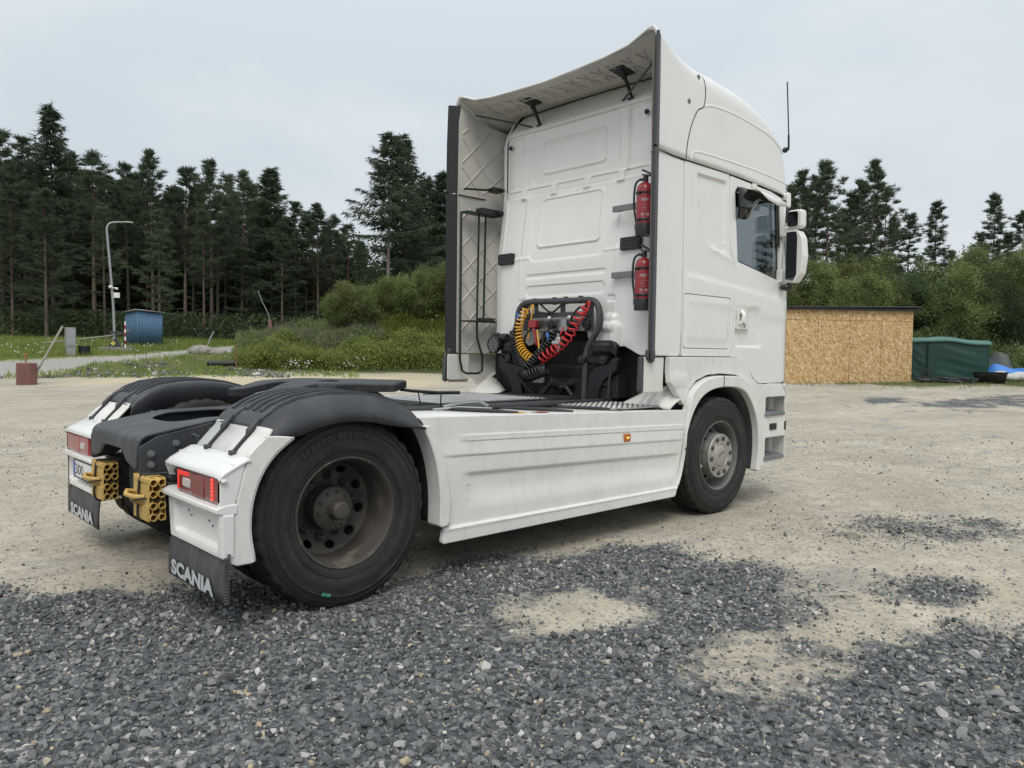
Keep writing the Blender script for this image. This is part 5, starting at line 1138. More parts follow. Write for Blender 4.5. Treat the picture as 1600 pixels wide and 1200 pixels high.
def conifer(seed, H, kind):
    R = np.random.default_rng(seed); tb = MB(); cen, dr, ll, ww = [], [], [], []
    lean = R.normal(size=2)*.01*H; tp = lambda z: np.array([lean[0]*(z/H)**2, lean[1]*(z/H)**2, z])
    r0 = .012*H if kind != 's' else .013*H
    tb.tube([tp(z) for z in np.linspace(-.4, H*.985, 12)], [max(.012, r0*(1-z/H*.95)) for z in np.linspace(0, H, 12)], 7)
    base = {'p': .42, 's': .10, 'q': .16, 'h': .22, 'b': .54}[kind]; z = base*H
    gap = {'p': .50, 's': .34, 'q': .48, 'h': .40, 'b': .42}[kind]
    # dead twigs on the bare trunk
    for q in range(8 if kind in 'ph' else 3):
        zz = R.uniform(min(.12, base*.5), base)*H; a = R.uniform(0, 2*PI); p = tp(zz); L = R.uniform(.5, 1.4)
        tb.tube([p, p+np.array([math.cos(a)*L, math.sin(a)*L, R.uniform(-.3, .1)])], [.02, .006], 3, cap=False)
    a0 = R.uniform(0, 6)
    while z < H*.975:
        t = (z/H-base)/(1-base)
        if kind == 's': Lm = .21*H*(1-t)**.85+.18
        elif kind in 'hb': Lm = .21*H*(1-t)**.85*(.65+.5*R.random())+.15
        elif kind == 'q': Lm = .22*H*(1-t)**.85*min(1, .55+t*2.2)*(.55+.8*R.random())+.15
        else: Lm = .175*H*min(1, .55+t*1.6)*(1-t)**.8*(.5+.85*R.random())+.10
        nb = {'p': 5, 's': 7, 'q': 5, 'h': 6, 'b': 6}[kind]
        for q in range(nb):
            if kind in 'pq' and R.random() < .2: continue
            a = a0+2*PI*(q+R.uniform(-.4, .4))/nb; L = Lm*R.uniform(.5, 1.3)
            if kind in 's': up, curl = -.22+.55*t, .22
            elif kind in 'hb': up, curl = -.34+.6*t, .28
            else: up, curl = .12+.55*t, .16
            nseg = 5; p = tp(z+R.uniform(-.15, .15)); pts = [p]
            d = np.array([math.cos(a), math.sin(a), up+R.uniform(-.12, .12)]); d /= np.linalg.norm(d)
            for g in range(nseg):
                d = d+np.array([0, 0, curl/nseg*1.4])+R.normal(size=3)*.05; d /= np.linalg.norm(d); p = p+d*L/nseg; pts.append(p)
            tb.tube(pts, [max(.006, .022*(1-g/5.5)*L/2) for g in range(nseg+1)], 3, cap=False)
            pts = np.array(pts); side = np.cross(d, [0, 0, 1.]); side /= np.linalg.norm(side)+1e-9
            if kind in 'shb':
                m_ = int(20+L*46)
                tt = R.uniform(.12, 1, m_); ii = np.minimum((tt*nseg).astype(int), nseg-1); f = tt*nseg-ii
                c = pts[ii]*(1-f[:, None])+pts[ii+1]*f[:, None]
                off = R.uniform(-1, 1, m_)*(.36*L*(1.05-tt)+.06); c = c+side*off[:, None]*.8+np.stack([0*tt, 0*tt, -np.abs(off)*.3-R.random(m_)*.05], 1)
                dd = unit(d*.6+side*np.sign(off)[:, None]*.7+np.array([0, 0, -.6 if kind in 'hb' else -.38])+R.normal(size=(m_, 3))*.28)
                cen.append(c); dr.append(dd); ll.append(R.uniform(.22, .46, m_)); ww.append(R.uniform(.018, .040, m_))
            else:
                ncl = int(4+L*3.4)
                for g in range(ncl):
                    tt = R.uniform(.35, 1.02)**.8; i = min(int(tt*nseg), nseg-1); f = tt*nseg-i
                    c0 = pts[i]*(1-f)+pts[i+1]*f+side*R.uniform(-.3, .3)*L*(1.1-tt)+R.normal(size=3)*.07+np.array([0, 0, .08])
                    m_ = 20; v_ = R.normal(size=(m_, 3)); v_[:, 2] = np.abs(v_[:, 2])*.9+.1; v_ = unit(v_+d*.55)
                    cen.append(np.repeat(c0[None], m_, 0)+v_*R.uniform(.0, .13, (m_, 1))*np.array([1.6, 1.6, .7])); dr.append(v_); ll.append(R.uniform(.14, .32, m_)); ww.append(R.uniform(.013, .030, m_))
        z += gap*R.uniform(.75, 1.2)*(1-.45*t); a0 += 1.1
    c = tp(H*.97); m_ = 30; v_ = unit(R.normal(size=(m_, 3))*.5+np.array([0, 0, .8])); cen.append(np.repeat(c[None], m_, 0)+R.normal(size=(m_, 3))*.05); dr.append(v_); ll.append(R.uniform(.15, .4, m_)); ww.append(np.full(m_, .035))
    V, F = tris(np.concatenate(cen), np.concatenate(dr), np.concatenate(ll), np.concatenate(ww), R)
    return tb.mesh('trunk', M['bark_grey' if kind == 'b' else 'bark'], 60), np_mesh('crown', V, F, M['pine_leaf' if kind in 'pq' else 'spruce_leaf'])
def broadleaf(seed, H, spread, n, leaf, dark=False, wind=0.0):
    R = np.random.default_rng(seed); tb = MB(); cen, dr = [], []
    for st in range(R.integers(5, 8)):
        a = R.uniform(0, 2*PI); p = np.array([math.cos(a)*.25, math.sin(a)*.25, -.2]); d = unit(np.array([math.cos(a)*.25, math.sin(a)*.25, 1.])); hh = H*R.uniform(.7, 1.0); pts = [p]
        for g in range(7): d = unit(d+R.normal(size=3)*.09+np.array([wind*.05, 0, .02])); p = p+d*hh/7; pts.append(p)
        tb.tube(pts, [max(.008, .035*(1-g/8)*H/5) for g in range(8)], 5, cap=False)
        for bq in range(16):
            i = R.integers(1, 8); b0 = pts[i]; L = spread*R.uniform(.35, 1.45)*(1.15-i/8.5); a = R.uniform(0, 2*PI); e = unit(np.array([math.cos(a)+wind, math.sin(a), R.uniform(.5, 1.5)])); bp = [b0]
            for g in range(4): e = unit(e+R.normal(size=3)*.12+np.array([0, 0, -.06])); bp.append(bp[-1]+e*L/4)
            tb.tube(bp, [.012, .010, .008, .005, .003], 3, cap=False)
            m_ = n//90; tt = R.uniform(.15, 1, m_)*4; ii = np.minimum(tt.astype(int), 3); f = (tt-ii)[:, None]; bp = np.array(bp)
            c = bp[ii]*(1-f)+bp[ii+1]*f+R.normal(size=(m_, 3))*.20*np.array([1, 1, 1.0])
            cen.append(c); dr.append(unit(e*.6+R.normal(size=(m_, 3))*.6+np.array([wind*.5, 0, .15])))
    cen = np.concatenate(cen); dr = np.concatenate(dr); N = len(cen)
    V, F = leaves(cen, dr, R.uniform(.6, 1.6, N)*leaf, R.uniform(.15, .25, N)*leaf, R)
    return tb.mesh('stems', M['bark_grey'], 60), np_mesh('foliage', V, F, M['dark_leaf' if dark else 'willow_leaf'])
CON = {k_: [conifer(100+i*7+ord(k_), 12.0, k_) for i in range(n)] for k_, n in (('p', 5), ('s', 3), ('q', 2), ('h', 2), ('b', 1))}
BRO = [broadleaf(40+i, 5.0, 1.25, 17000, .135, False, .35) for i in range(4)]+[broadleaf(60, 5.0, 1.6, 15000, .13, True), broadleaf(61, 5.0, 1.4, 15000, .12, True, .2)]
tr_rng = random.Random(8); protos = {}
def place_tree(name, key, meshes, P, k_, kz, label, cat, group=None, names=('trunk', 'crown'), rz=None):
    o = empty(name, P, label, cat, group, tr_rng.uniform(0, 6.28) if rz is None else rz); o.scale = (k_, k_, kz)
    for nm, me in zip(names, meshes): link(bpy.data.objects.new(nm, me), o)
    return o
left_rows = [(80.3, 66, 14.8, 'p'), (79.1, 68, 15.0, 'p'), (77.6, 62, 16.4, 'h'), (76.4, 66, 13.9, 'p'), (75.3, 60, 13.0, 'p'), (74.6, 66, 12.7, 's'), (73.3, 64, 13.1, 'p'), (72.7, 70, 14.0, 's'), (71.8, 62, 13.9, 'p'), (70.9, 70, 12.4, 'p'), (69.8, 62, 13.0, 'p'), (68.1, 60, 13.1, 'p'), (67.2, 68, 13.8, 'p'), (66.1, 62, 13.0, 'p'), (65.3, 68, 13.4, 'p'), (64.1, 62, 13.5, 's'), (62.5, 62, 11.0, 'p'), (61.7, 70, 11.7, 'p'), (60.9, 62, 10.9, 'p'), (59.8, 64, 10.5, 'p'), (58.7, 68, 10.4, 'p'), (53.2, 56, 12.3, 's'), (51.9, 54, 12.5, 's'), (53.9, 62, 12.3, 's'), (79.8, 56, 9.4, 'q'), (78.0, 54, 9.0, 'q'), (71.4, 53, 8.3, 'q'), (74.7, 57, 8.8, 'p'), (68.6, 57, 9.1, 'p'), (63.4, 58, 8.9, 'p'), (81.5, 62, 12.7, 'p'), (82.8, 64, 12.0, 'p'), (50.5, 58, 11.6, 's'), (48.6, 60, 10.6, 's'), (78.6, 74, 14.6, 's'), (75.8, 76, 14.9, 's'), (73.9, 75, 13.9, 's'), (70.4, 76, 14.4, 's'), (69.0, 74, 13.9, 's'), (66.7, 76, 14.0, 's'), (64.7, 75, 13.4, 's'), (63.2, 74, 11.9, 's'), (60.3, 76, 11.4, 's'), (79.5, 78, 15.5, 's'), (80.8, 72, 14.6, 's'), (84.2, 66, 12.5, 'p'), (77.0, 70, 13.2, 's'), (72.2, 66, 12.2, 'p'), (69.3, 66, 12.0, 'p'), (67.7, 64, 11.5, 'p'), (65.8, 66, 11.6, 'p'), (63.0, 66, 10.0, 'p'), (61.2, 66, 10.0, 'p'), (59.3, 70, 9.8, 's'), (57.9, 72, 9.5, 's')]
LBL = {'p': 'tall dark pine with a bare trunk in the forest edge', 's': 'dark pointed spruce standing among the forest pines', 'q': 'shorter bushy pine in front of the forest edge', 'h': 'tallest spruce of the forest with a broad dark pointed crown'}
GRP = {'p': 'pines along the forest edge', 's': 'spruces in the forest', 'q': 'shorter pines before the forest'}
NM = {'p': 'pine_tree', 's': 'spruce_tree', 'q': 'pine_tree', 'h': 'spruce_tree'}
for i, (a, d, H, kd) in enumerate(left_rows):
    k_ = H/12.0; w = tr_rng.uniform(.95, 1.25)
    place_tree(NM[kd], kd, CON[kd][i % len(CON[kd])], at(a, d), k_*w, k_, LBL[kd], 'tree', GRP.get(kd))
place_tree('spruce_tree', 'h', CON['b'][0], at(55.9, 45), 13.0/12*1.05, 12.9/12, 'spruce with a pale bare lower trunk rising behind the willow bushes', 'tree', rz=1)
place_tree('spruce_tree', 's', CON['h'][0], at(54.7, 48), 13.4/12, 13.5/12, 'dense spruce close beside the one with a pale bare trunk', 'tree', rz=2)
place_tree('broadleaf_tree', 'd', BRO[4], at(57.3, 58), 1.8, 1.75, 'rounded green leafy tree between the pines and the twin spruces', 'tree', names=('stems', 'foliage'))
right_rows = [(26.1, 58, 12.6, 'p'), (25.2, 62, 13.1, 'p'), (24.3, 58, 13.2, 'p'), (22.7, 64, 12.1, 'p'), (21.7, 60, 13.4, 'p'), (22.3, 66, 13.2, 'p'), (20.8, 62, 12.0, 'p'), (19.4, 66, 10.4, 'p'), (20.2, 68, 10.3, 'p'), (17.8, 62, 10.5, 'q'), (16.9, 72, 8.2, 'p'), (14.6, 64, 11.1, 'q'), (15.4, 66, 8.7, 'p'), (13.0, 62, 9.5, 'p'), (13.8, 68, 8.8, 'q'), (11.9, 62, 9.4, 'p'), (10.8, 64, 8.7, 'p'), (27.0, 64, 12.9, 'p'), (23.5, 70, 11.7, 'p')]
RL = {(21.7, 60): 'tall open pine whose top stands highest above the wooden shed', (17.8, 62): 'solitary dense pine with sky on both sides beyond the green tent', (24.3, 58): 'tall pine with a bare orange trunk beside the cab mirrors', (14.6, 64): 'broad pine with a layered crown at the edge of the view beyond the tarpaulins'}
for i, (a, d, H, kd) in enumerate(right_rows):
    k_ = H/12.0; lb = RL.get((a, d))
    place_tree('pine_tree', kd, CON[kd][(i*3+1) % len(CON[kd])], at(a, d), k_*tr_rng.uniform(.95, 1.15), k_, lb or 'slender pine rising over the leafy thicket behind the sheds', 'tree', None if lb else 'pines beyond the thicket')
for i, (a, d, H) in enumerate([(25.6, 40, 5.0), (24.5, 44, 5.8), (23.3, 40, 5.2), (21.9, 44, 5.6), (20.5, 42, 4.7), (19.2, 46, 4.9), (17.7, 44, 5.1), (16.2, 44, 5.2), (14.8, 46, 5.5), (13.4, 44, 5.5), (12.3, 44, 5.3), (11.1, 44, 5.1), (22.5, 38, 4.3), (18.4, 42, 4.4), (15.5, 40, 4.6), (12.8, 40, 4.5), (26.4, 42, 4.6), (24.0, 48, 5.6), (20.0, 48, 5.2), (17.0, 48, 5.2), (14.0, 49, 5.4), (27.5, 42, 4.8), (9.8, 44, 5)]):
    dk = i in (1, 4, 6, 9, 11, 13, 15, 17, 18, 20)
    place_tree('leafy_bush', 'b', BRO[4+i % 2] if dk else BRO[i % 4], at(a, d, -.3), H/5*1.02, H/5*1.06, 'tall dark green bush in the thicket behind the sheds' if dk else 'tall light green young tree in the thicket behind the sheds', 'bush', 'dark bushes behind the sheds' if dk else 'young trees behind the sheds', ('stems', 'foliage'), None)
ORD = ['first', 'second', 'third', 'fourth', 'fifth', 'sixth', 'seventh', 'eighth', 'ninth', 'tenth', 'eleventh', 'twelfth']
def label_row(objs, marks, noun):
    """name each tree by counting along the row from a thing one can find"""
    rec = sorted(((math.degrees(math.atan2(o.location.y-CAM.y, o.location.x-CAM.x)), o) for o in objs), key=lambda r: -r[0])
    count = {}
    for a, o in rec:
        ma, mn = min(marks, key=lambda q: abs(q[0]-a)); side = 'left' if a > ma else 'right'; count.setdefault((mn, side), []).append(o)
    for (mn, side), L in count.items():
        if side == 'left': L = L[::-1]
        for i, o in enumerate(L): o['label'] = '%s %s counted to the %s from %s' % (ORD[min(i, 11)], noun, side, mn)
MARKL = [(77.6, 'the tallest spruce'), (73.4, 'the street lamp'), (71.9, 'the blue shed'), (68.0, 'the forest hut'), (64.1, 'the slanted post'), (56.0, 'the bare trunked spruce')]
MARKR = [(27.0, 'the cab mirrors'), (21.7, 'the tallest open pine'), (17.8, 'the solitary dense pine'), (14.6, 'the broad layered pine')]
grp = lambda g: [o for o in bpy.data.objects if o.get('group') == g and o.parent is None]
label_row(grp(GRP['p']), MARKL, 'dark forest pine'); label_row(grp(GRP['s']), MARKL, 'pointed forest spruce'); label_row(grp(GRP['q']), MARKL, 'shorter bushy pine'); label_row(grp('pines beyond the thicket'), MARKR, 'slender pine over the thicket')
# mound with weeds
def mound_h(x, y):
    az, d = polar(x, y)
    along = np.interp(az, [46, 50, 53, 57, 60, 63, 65.5, 67], [1.7, 1.75, 1.75, 1.3, .85, .55, .22, 0])
    return 1.12*along*sstep((d-32.7-(fbm(x, y, .4)-.5)*1.8)/6.0)*sstep((52-d)/6)*(.85+.3*fbm(x, y, .6))
for i, (a, d, H) in enumerate([(59.3, 39, 2.2), (58.1, 39, 3.0), (57.2, 39, 2.7), (56.6, 39, 2.0), (55.4, 40, 2.1), (54.2, 39, 2.9), (53.2, 39, 2.5), (52.2, 39, 2.8), (51.0, 39, 3.0), (50.2, 39, 3.0), (57.6, 42, 2.6), (54.8, 42, 2.4), (52.6, 42, 2.7)]):
    P = at(a, d); P.z += float(mound_h(np.array([P.x]), np.array([P.y]))[0])-.2
    place_tree('willow_bush', 'b', BRO[i % 4], P, H/5*1.35, H/5*1.12, 'wind blown willow bush growing on the weedy mound', 'bush', 'willow bushes on the mound', ('stems', 'foliage'))
rows = []
for d in np.linspace(31.5, 54, 50):
    r = []
    for a in np.linspace(44, 68, 80):
        p = at(a, d); h = float(mound_h(np.array([p.x]), np.array([p.y]))[0]); r.append((p.x, p.y, p.z+h-.03))
    rows.append(r)
tm = NT('mound_soil'); vv = tm.coord(); nn = tm.noise(vv, .9, 6)
tm.set(tm.b.inputs['Base Color'], tm.ramp(nn, (.35, (.10, .125, .045)), (.62, (.085, .10, .04)), (.72, (.15, .115, .08)))); tm.b.inputs['Roughness'].default_value = .95
tag(MB().grid(rows).build('mound', tm.m), kind='structure')

def scatter_blades(name, x, y, z, h, w, mt, lean=.35, seed=1, leafy=False):
    R = np.random.default_rng(seed); n = len(x); c = np.stack([x, y, z], 1); d = unit(np.stack([R.normal(size=n)*lean, R.normal(size=n)*lean, np.ones(n)], 1))
    V, F = (leaves if leafy else tris)(c, d, h, w, R)
    return tag(link(bpy.data.objects.new(name, np_mesh(name, V, F, mt))), kind='stuff')
def polar_pts(n, a0, a1, d0, d1, seed):
    R = np.random.default_rng(seed); a = np.radians(R.uniform(a0, a1, n)); d = np.sqrt(R.uniform(d0**2, d1**2, n)); return CAM.x+d*np.cos(a), CAM.y+d*np.sin(a), R
# verge grass
x, y, R = polar_pts(130000, 58, 90, 30.5, 64, 3); k_ = (grass_mask(x, y) > R.random(len(x))*.9+.12) & (path_mask(x, y) < .3); x, y = x[k_], y[k_]; az_, d_ = polar(x, y)
hh = (.10+.22*R.random(len(x)))*np.where(d_ > path_far(az_)+1.5, 1.5, .85)*(.5+fbm(x, y, .5)); scatter_blades('verge_grass', x, y, terr(x, y)-.02, hh, .012+.02*R.random(len(x)), M['weed'], .35, 5)
x, y, R = polar_pts(60000, 5, 33, 28.5, 46, 4); k_ = grass_mask(x, y)*(fbm(x, y, .9)+.15) > R.random(len(x))*.9+.12; x, y = x[k_], y[k_]
scatter_blades('verge_grass', x, y, terr(x, y)-.02, .05+.13*R.random(len(x)), .01+.015*R.random(len(x)), M['weed_dark'], .4, 6)
# tall herbs and weeds on the mound
x, y, R = polar_pts(330000, 46, 66.5, 32.8, 46, 7); mh = mound_h(x, y); az_, d_ = polar(x, y); k_ = (mh > .03+.06*R.random(len(x))); x, y, mh, d_, az_ = x[k_], y[k_], mh[k_], d_[k_], az_[k_]
tall = 1.25*(.18+1.2*fbm(x, y, 1.1)**1.6+.3*R.random(len(x))+.45*(fbm(x+7, y, .35))); z0 = terr(x, y)+mh+tall*R.random(len(x))**.7*.75-.03
low = (d_ < 35.6+1.2*fbm(x, y, .5)+.30*np.clip(az_-58.5, 0, 4)-.05*np.clip(az_-53, 0, 5)); yel = ~low & (az_ < 56.4+1.5*(fbm(x, y, .4)-.5)); gry = ~low & ~yel
for nm, sel, mt_, L, wd, lf, ln in (('leafy_weeds', low, M['weed'], .12, .026, True, .9), ('yellow_weeds', yel, M['weed_y'], .15, .014, True, .55), ('tall_grass', (gry & (R.random(len(x)) < .5*sstep((fbm(x, y, .9)-.42)/.1))), M['weed_grey'], .34, .008, False, .3), ('leafy_weeds', gry & (R.random(len(x)) < .8), M['weed_dark'], .13, .024, True, .9)):
    n = int(sel.sum()); scatter_blades(nm, x[sel], y[sel], z0[sel]-(.1 if lf else .15), L*(.6+.8*R.random(n)), wd*(.7+.8*R.random(n)), mt_, ln, 8, lf)
for nm, mt_, a0, a1, d0, d1, n, th in (('daisies', 'flower', 57, 65.8, 33.3, 38.5, 1300, .60), ('yellow_flowers', 'flower_y', 47, 57, 35, 41, 2200, .52), ('daisies', 'flower', 50, 56, 36, 40, 500, .5), ('daisies', 'flower', 70, 88, 33, 52, 900, .45)):
    x, y, R = polar_pts(n, a0, a1, d0, d1, 11+n); k_ = fbm(x+3, y, .6) > th-.08; x, y = x[k_], y[k_]
    if a0 < 66: mh = mound_h(x, y); zz = terr(x, y)+mh+.15+.75*R.random(len(x))*fbm(x, y, .8)
    else:
        g_ = grass_mask(x, y) > .5; x, y = x[g_], y[g_]; zz = terr(x, y)+.15+.2*R.random(len(x))
    c = np.stack([x, y, zz], 1); n = len(x); dd = unit(R.normal(size=(n, 3))+np.array([0, 0, .6])); s_ = .032
    V, F = leaves(c, dd, np.full(n, .075 if mt_ == 'flower' else .06), np.full(n, .028 if mt_ == 'flower' else .02), R); tag(link(bpy.data.objects.new(nm, np_mesh(nm, V, F, M[mt_]))), kind='stuff')
# roadside scrub beside and behind the tarpaulins
x, y, R = polar_pts(70000, 6, 20, 36.5, 42, 21); k_ = R.random(len(x)) < .9; x, y = x[k_], y[k_]; az_, d_ = polar(x, y); tall = np.clip((d_-36.3)*.55, .2, 1.9)*(.6+.7*fbm(x, y, .5))
scatter_blades('scrub', x, y, terr(x, y)+tall*R.random(len(x))-.05, .12+.16*R.random(len(x)), .025+.025*R.random(len(x)), M['weed_dark'], .8, 22, True)
# deep wood behind the rows
x, y, R = polar_pts(150000, 27, 112, 70, 88, 31); zt = np.interp(polar(x, y)[0], [27, 46, 58, 62, 70, 112], [7, 7.5, 5.5, 7.5, 9, 10])*(.62+.75*vnoise(x, y, .16)*(.5+vnoise(x, y, .5))); zz = terr(x, y)+R.random(len(x))**.8*zt
scatter_blades('deep_wood', x, y, zz, .35+.5*R.random(len(x)), .10+.14*R.random(len(x)), M['spruce_leaf'], 1.4, 32, True)
x, y, R = polar_pts(70000, -14, 46, 47, 60, 33); zz = terr(x, y)+R.random(len(x))*(1.6+2.2*vnoise(x, y, .3))
scatter_blades('thicket', x, y, zz, .2+.3*R.random(len(x)), .06+.08*R.random(len(x)), M['dark_leaf'], 1.4, 34, True)
x, y, R = polar_pts(26000, 57, 90, 55, 66, 35); zz = terr(x, y)+R.random(len(x))**1.6*2.0
scatter_blades('undergrowth', x, y, zz, .15+.25*R.random(len(x)), .04+.06*R.random(len(x)), M['dark_leaf'], 1.2, 36, True)

MARKB = [(26.0, 'the cab'), (20.5, 'the shed roof middle'), (16.8, 'the green tent middle'), (13.0, 'the blue tarpaulin')]
label_row(grp('young trees behind the sheds'), MARKB, 'light green young tree'); label_row(grp('dark bushes behind the sheds'), MARKB, 'dark green tall bush'); label_row(grp('willow bushes on the mound'), [(58.5, 'the mound end'), (55.9, 'the bare spruce trunk'), (52.0, 'the cab collar')], 'wind blown willow bush')
# ---- near ground: crushed stone
rock_col = bpy.data.collections.new('rock_shapes')
ts = NT('crushed_stone'); oi = ts.node('ShaderNodeObjectInfo'); n_ = ts.noise(ts.coord(), 9, 5, .7)
base = ts.ramp(oi.outputs['Random'], (0, (.045, .048, .051)), (.3, (.092, .096, .10)), (.72, (.17, .174, .176)), (.9, (.26, .26, .255)), (.945, (.40, .39, .37)), (.972, (.58, .57, .53)), (.988, (.42, .34, .22)))
ts.n[-1] if False else None
ts.set(ts.b.inputs['Base Color'], ts.mix(ts.ramp(n_, (.42, 0.0), (.75, .4)), base, (.24, .24, .235, 1))); ts.b.inputs['Roughness'].default_value = .8; ts.b.inputs['Specular IOR Level'].default_value = .3
for q in range(9):
    bm = bmesh.new(); Rk = random.Random(q)
    for i in range(13):
        v_ = Vector((Rk.gauss(0, 1), Rk.gauss(0, 1), Rk.gauss(0, 1))).normalized()*Rk.uniform(.8, 1.05); bm.verts.new((v_.x, v_.y*Rk.uniform(.7, .8), v_.z*.78))
    h_ = bmesh.ops.convex_hull(bm, input=bm.verts[:]); bmesh.ops.delete(bm, geom=[g for g in h_['geom_interior'] if isinstance(g, bmesh.types.BMVert)], context='VERTS')
    bmesh.ops.bevel(bm, geom=bm.edges[:], offset=.05, segments=1, affect='EDGES')
    me = bpy.data.meshes.new('stone'); bm.to_mesh(me); bm.free(); me.materials.append(ts.m); rock_col.objects.link(bpy.data.objects.new('stone', me))
def stone_field(name, x, y, s, seed, sink=.3):
    R = np.random.default_rng(seed); n = len(x); z = terr(x, y)+undul(x, y)*np.clip(np.hypot(x-1.8, y)*.25-.4, .15, 1)+s*.5*(R.random(n)*.9-sink)
    me = bpy.data.meshes.new(name); me.vertices.add(n); me.vertices.foreach_set('co', np.stack([x, y, z], 1).astype(np.float32).ravel())
    rot = np.stack([R.normal(size=n)*.55, R.normal(size=n)*.55, R.uniform(0, 6.28, n)], 1).astype(np.float32); scl = (s[:, None]*.5*R.uniform(.75, 1.3, (n, 3))).astype(np.float32)
    a = me.attributes.new('rot', 'FLOAT_VECTOR', 'POINT'); a.data.foreach_set('vector', rot.ravel()); a = me.attributes.new('scl', 'FLOAT_VECTOR', 'POINT'); a.data.foreach_set('vector', scl.ravel())
    a = me.attributes.new('idx', 'INT', 'POINT'); a.data.foreach_set('value', R.integers(0, 9, n).astype(np.int32))
    o = tag(link(bpy.data.objects.new(name, me)), kind='stuff')
    ng = bpy.data.node_groups.new('scatter', 'GeometryNodeTree'); ng.interface.new_socket('Geometry', in_out='INPUT', socket_type='NodeSocketGeometry'); ng.interface.new_socket('Geometry', in_out='OUTPUT', socket_type='NodeSocketGeometry')
    N = ng.nodes; Lk = ng.links; gi, go, ip, ci = N.new('NodeGroupInput'), N.new('NodeGroupOutput'), N.new('GeometryNodeInstanceOnPoints'), N.new('GeometryNodeCollectionInfo')
    ci.inputs['Collection'].default_value = rock_col; ci.inputs['Separate Children'].default_value = True; ci.inputs['Reset Children'].default_value = True; ip.inputs['Pick Instance'].default_value = True
    def at_(nm, t): q = N.new('GeometryNodeInputNamedAttribute'); q.data_type = t; q.inputs['Name'].default_value = nm; return next(z_ for z_ in q.outputs if z_.enabled and z_.name == 'Attribute')
    Lk.new(gi.outputs[0], ip.inputs['Points']); Lk.new(ci.outputs[0], ip.inputs['Instance']); Lk.new(at_('idx', 'INT'), ip.inputs['Instance Index'])
    er = N.new('FunctionNodeEulerToRotation'); Lk.new(at_('rot', 'FLOAT_VECTOR'), er.inputs[0]); Lk.new(er.outputs[0], ip.inputs['Rotation']); Lk.new(at_('scl', 'FLOAT_VECTOR'), ip.inputs['Scale']); Lk.new(ip.outputs[0], go.inputs[0])
    md = o.modifiers.new('scatter', 'NODES'); md.node_group = ng
    return o
x, y, R = polar_pts(280000, YAW*180/PI-52, YAW*180/PI+52, 1.6, 10.5, 51)
g_ = gravel_mask(x, y); d_ = polar(x, y)[1]; k_ = (sstep((g_-.05)/.95)**1.3*np.clip(1.2-d_*.05, .55, 1) > R.random(len(x))) ; x, y, g_ = x[k_], y[k_], g_[k_]
k_ = ~((np.abs(np.abs(y)-1.0) < .36) & (np.abs(x) < .12)); x, y, g_ = x[k_], y[k_], g_[k_]
stone_field('crushed_stone', x, y, np.clip(R.lognormal(math.log(.0240), .40, len(x))*(.55+.45*g_), .010, .06), 52, .35)
x, y, R = polar_pts(90000, YAW*180/PI-52, YAW*180/PI+52, 1.8, 16, 53); g_ = gravel_mask(x, y); k_ = (R.random(len(x)) < .13+.70*sstep(g_/.3)*(1-.5*g_)+.40*sstep((fbm(x, y, .55)-.48)/.12)*(fbm(x+40, y, 2.2))); x, y = x[k_], y[k_]
stone_field('loose_stones', x, y, np.clip(R.lognormal(math.log(.0125), .45, len(x)), .006, .045), 54, .25)
x, y, R = polar_pts(9000, 60, 84, 30.5, 37, 55); az_, d_ = polar(x, y); k_ = (fbm(x, y, .7) > .50) & (d_ < path_near(az_)-.4); x, y = x[k_], y[k_]
ts2 = mat('pale_rubble', (.36, .36, .345), .85, var=.3, scale=30)
stone_field('rubble', x, y, np.clip(R.lognormal(math.log(.10), .45, len(x)), .03, .32), 56)
# a scrap of white paper
P = Vector((2.16, -3.06, .03)); sc_ = MB(); sc_.grid([[(P.x-.05, P.y+.06, .035), (P.x+.02, P.y+.02, .055), (P.x+.08, P.y-.05, .03)], [(P.x-.03, P.y+.08, .03), (P.x+.04, P.y+.05, .03), (P.x+.10, P.y-.01, .028)]])
tag(sc_.build('paper_scrap', M['label_white'], solid=.002), 'crumpled scrap of white paper lying on the sandy gravel', 'litter')

# ---- left side things
M['shed_blue'] = mat('blue_sheet_metal', (.075, .15, .25), .45, var=.1, scale=2, dirt=((.10, .15, .2), 3, .5, .3, .4))
M['galv'] = mat('galvanised_steel', (.36, .37, .38), .5, metal=.5, var=.1); M['concrete'] = mat('grey_concrete', (.26, .25, .235), .9, var=.2, scale=5)
M['pipe_red'] = mat('red_brown_pipe', (.24, .115, .095), .6, var=.12, dirt=((.30, .22, .19), 5, .5, .3, .6)); M['wood'] = mat('weathered_wood', (.30, .27, .23), .85, var=.2)
M['rust'] = mat('rusty_red', (.35, .13, .07), .8); M['rock'] = mat('grey_boulder', (.27, .25, .215), .9, var=.3, scale=3, bump=.5, bscale=12, bdist=.03)
def frame_at(o, az, d, turn=0.0, dz=0.0):
    o.location = at(az, d, dz); o.rotation_euler.z = math.radians(az-90+turn); return o     # local +y points away from the viewer, +x to the right
S = frame_at(empty('metal_shed', (0, 0, 0), 'small blue corrugated metal shed with a sloping roof on the grass', 'shed'), 72.0, 48.8, 22)
w, dp, h1, h2 = 1.05, .85, 1.96, 1.86
def corr(n, p0, p1, za, zb, z0=0):
    b = MB(); p0, p1 = Vector(p0), Vector(p1); d = (p1-p0); no = Vector((d.y, -d.x, 0)).normalized(); r0, r1 = [], []
    for i in range(n*4+1):
        t = i/(n*4); o_ = .022 if i % 4 in (1, 2) else 0; p = p0+d*t+no*o_; r0.append((p.x, p.y, z0)); r1.append((p.x, p.y, za+(zb-za)*t))
    return b.grid([r0, r1])
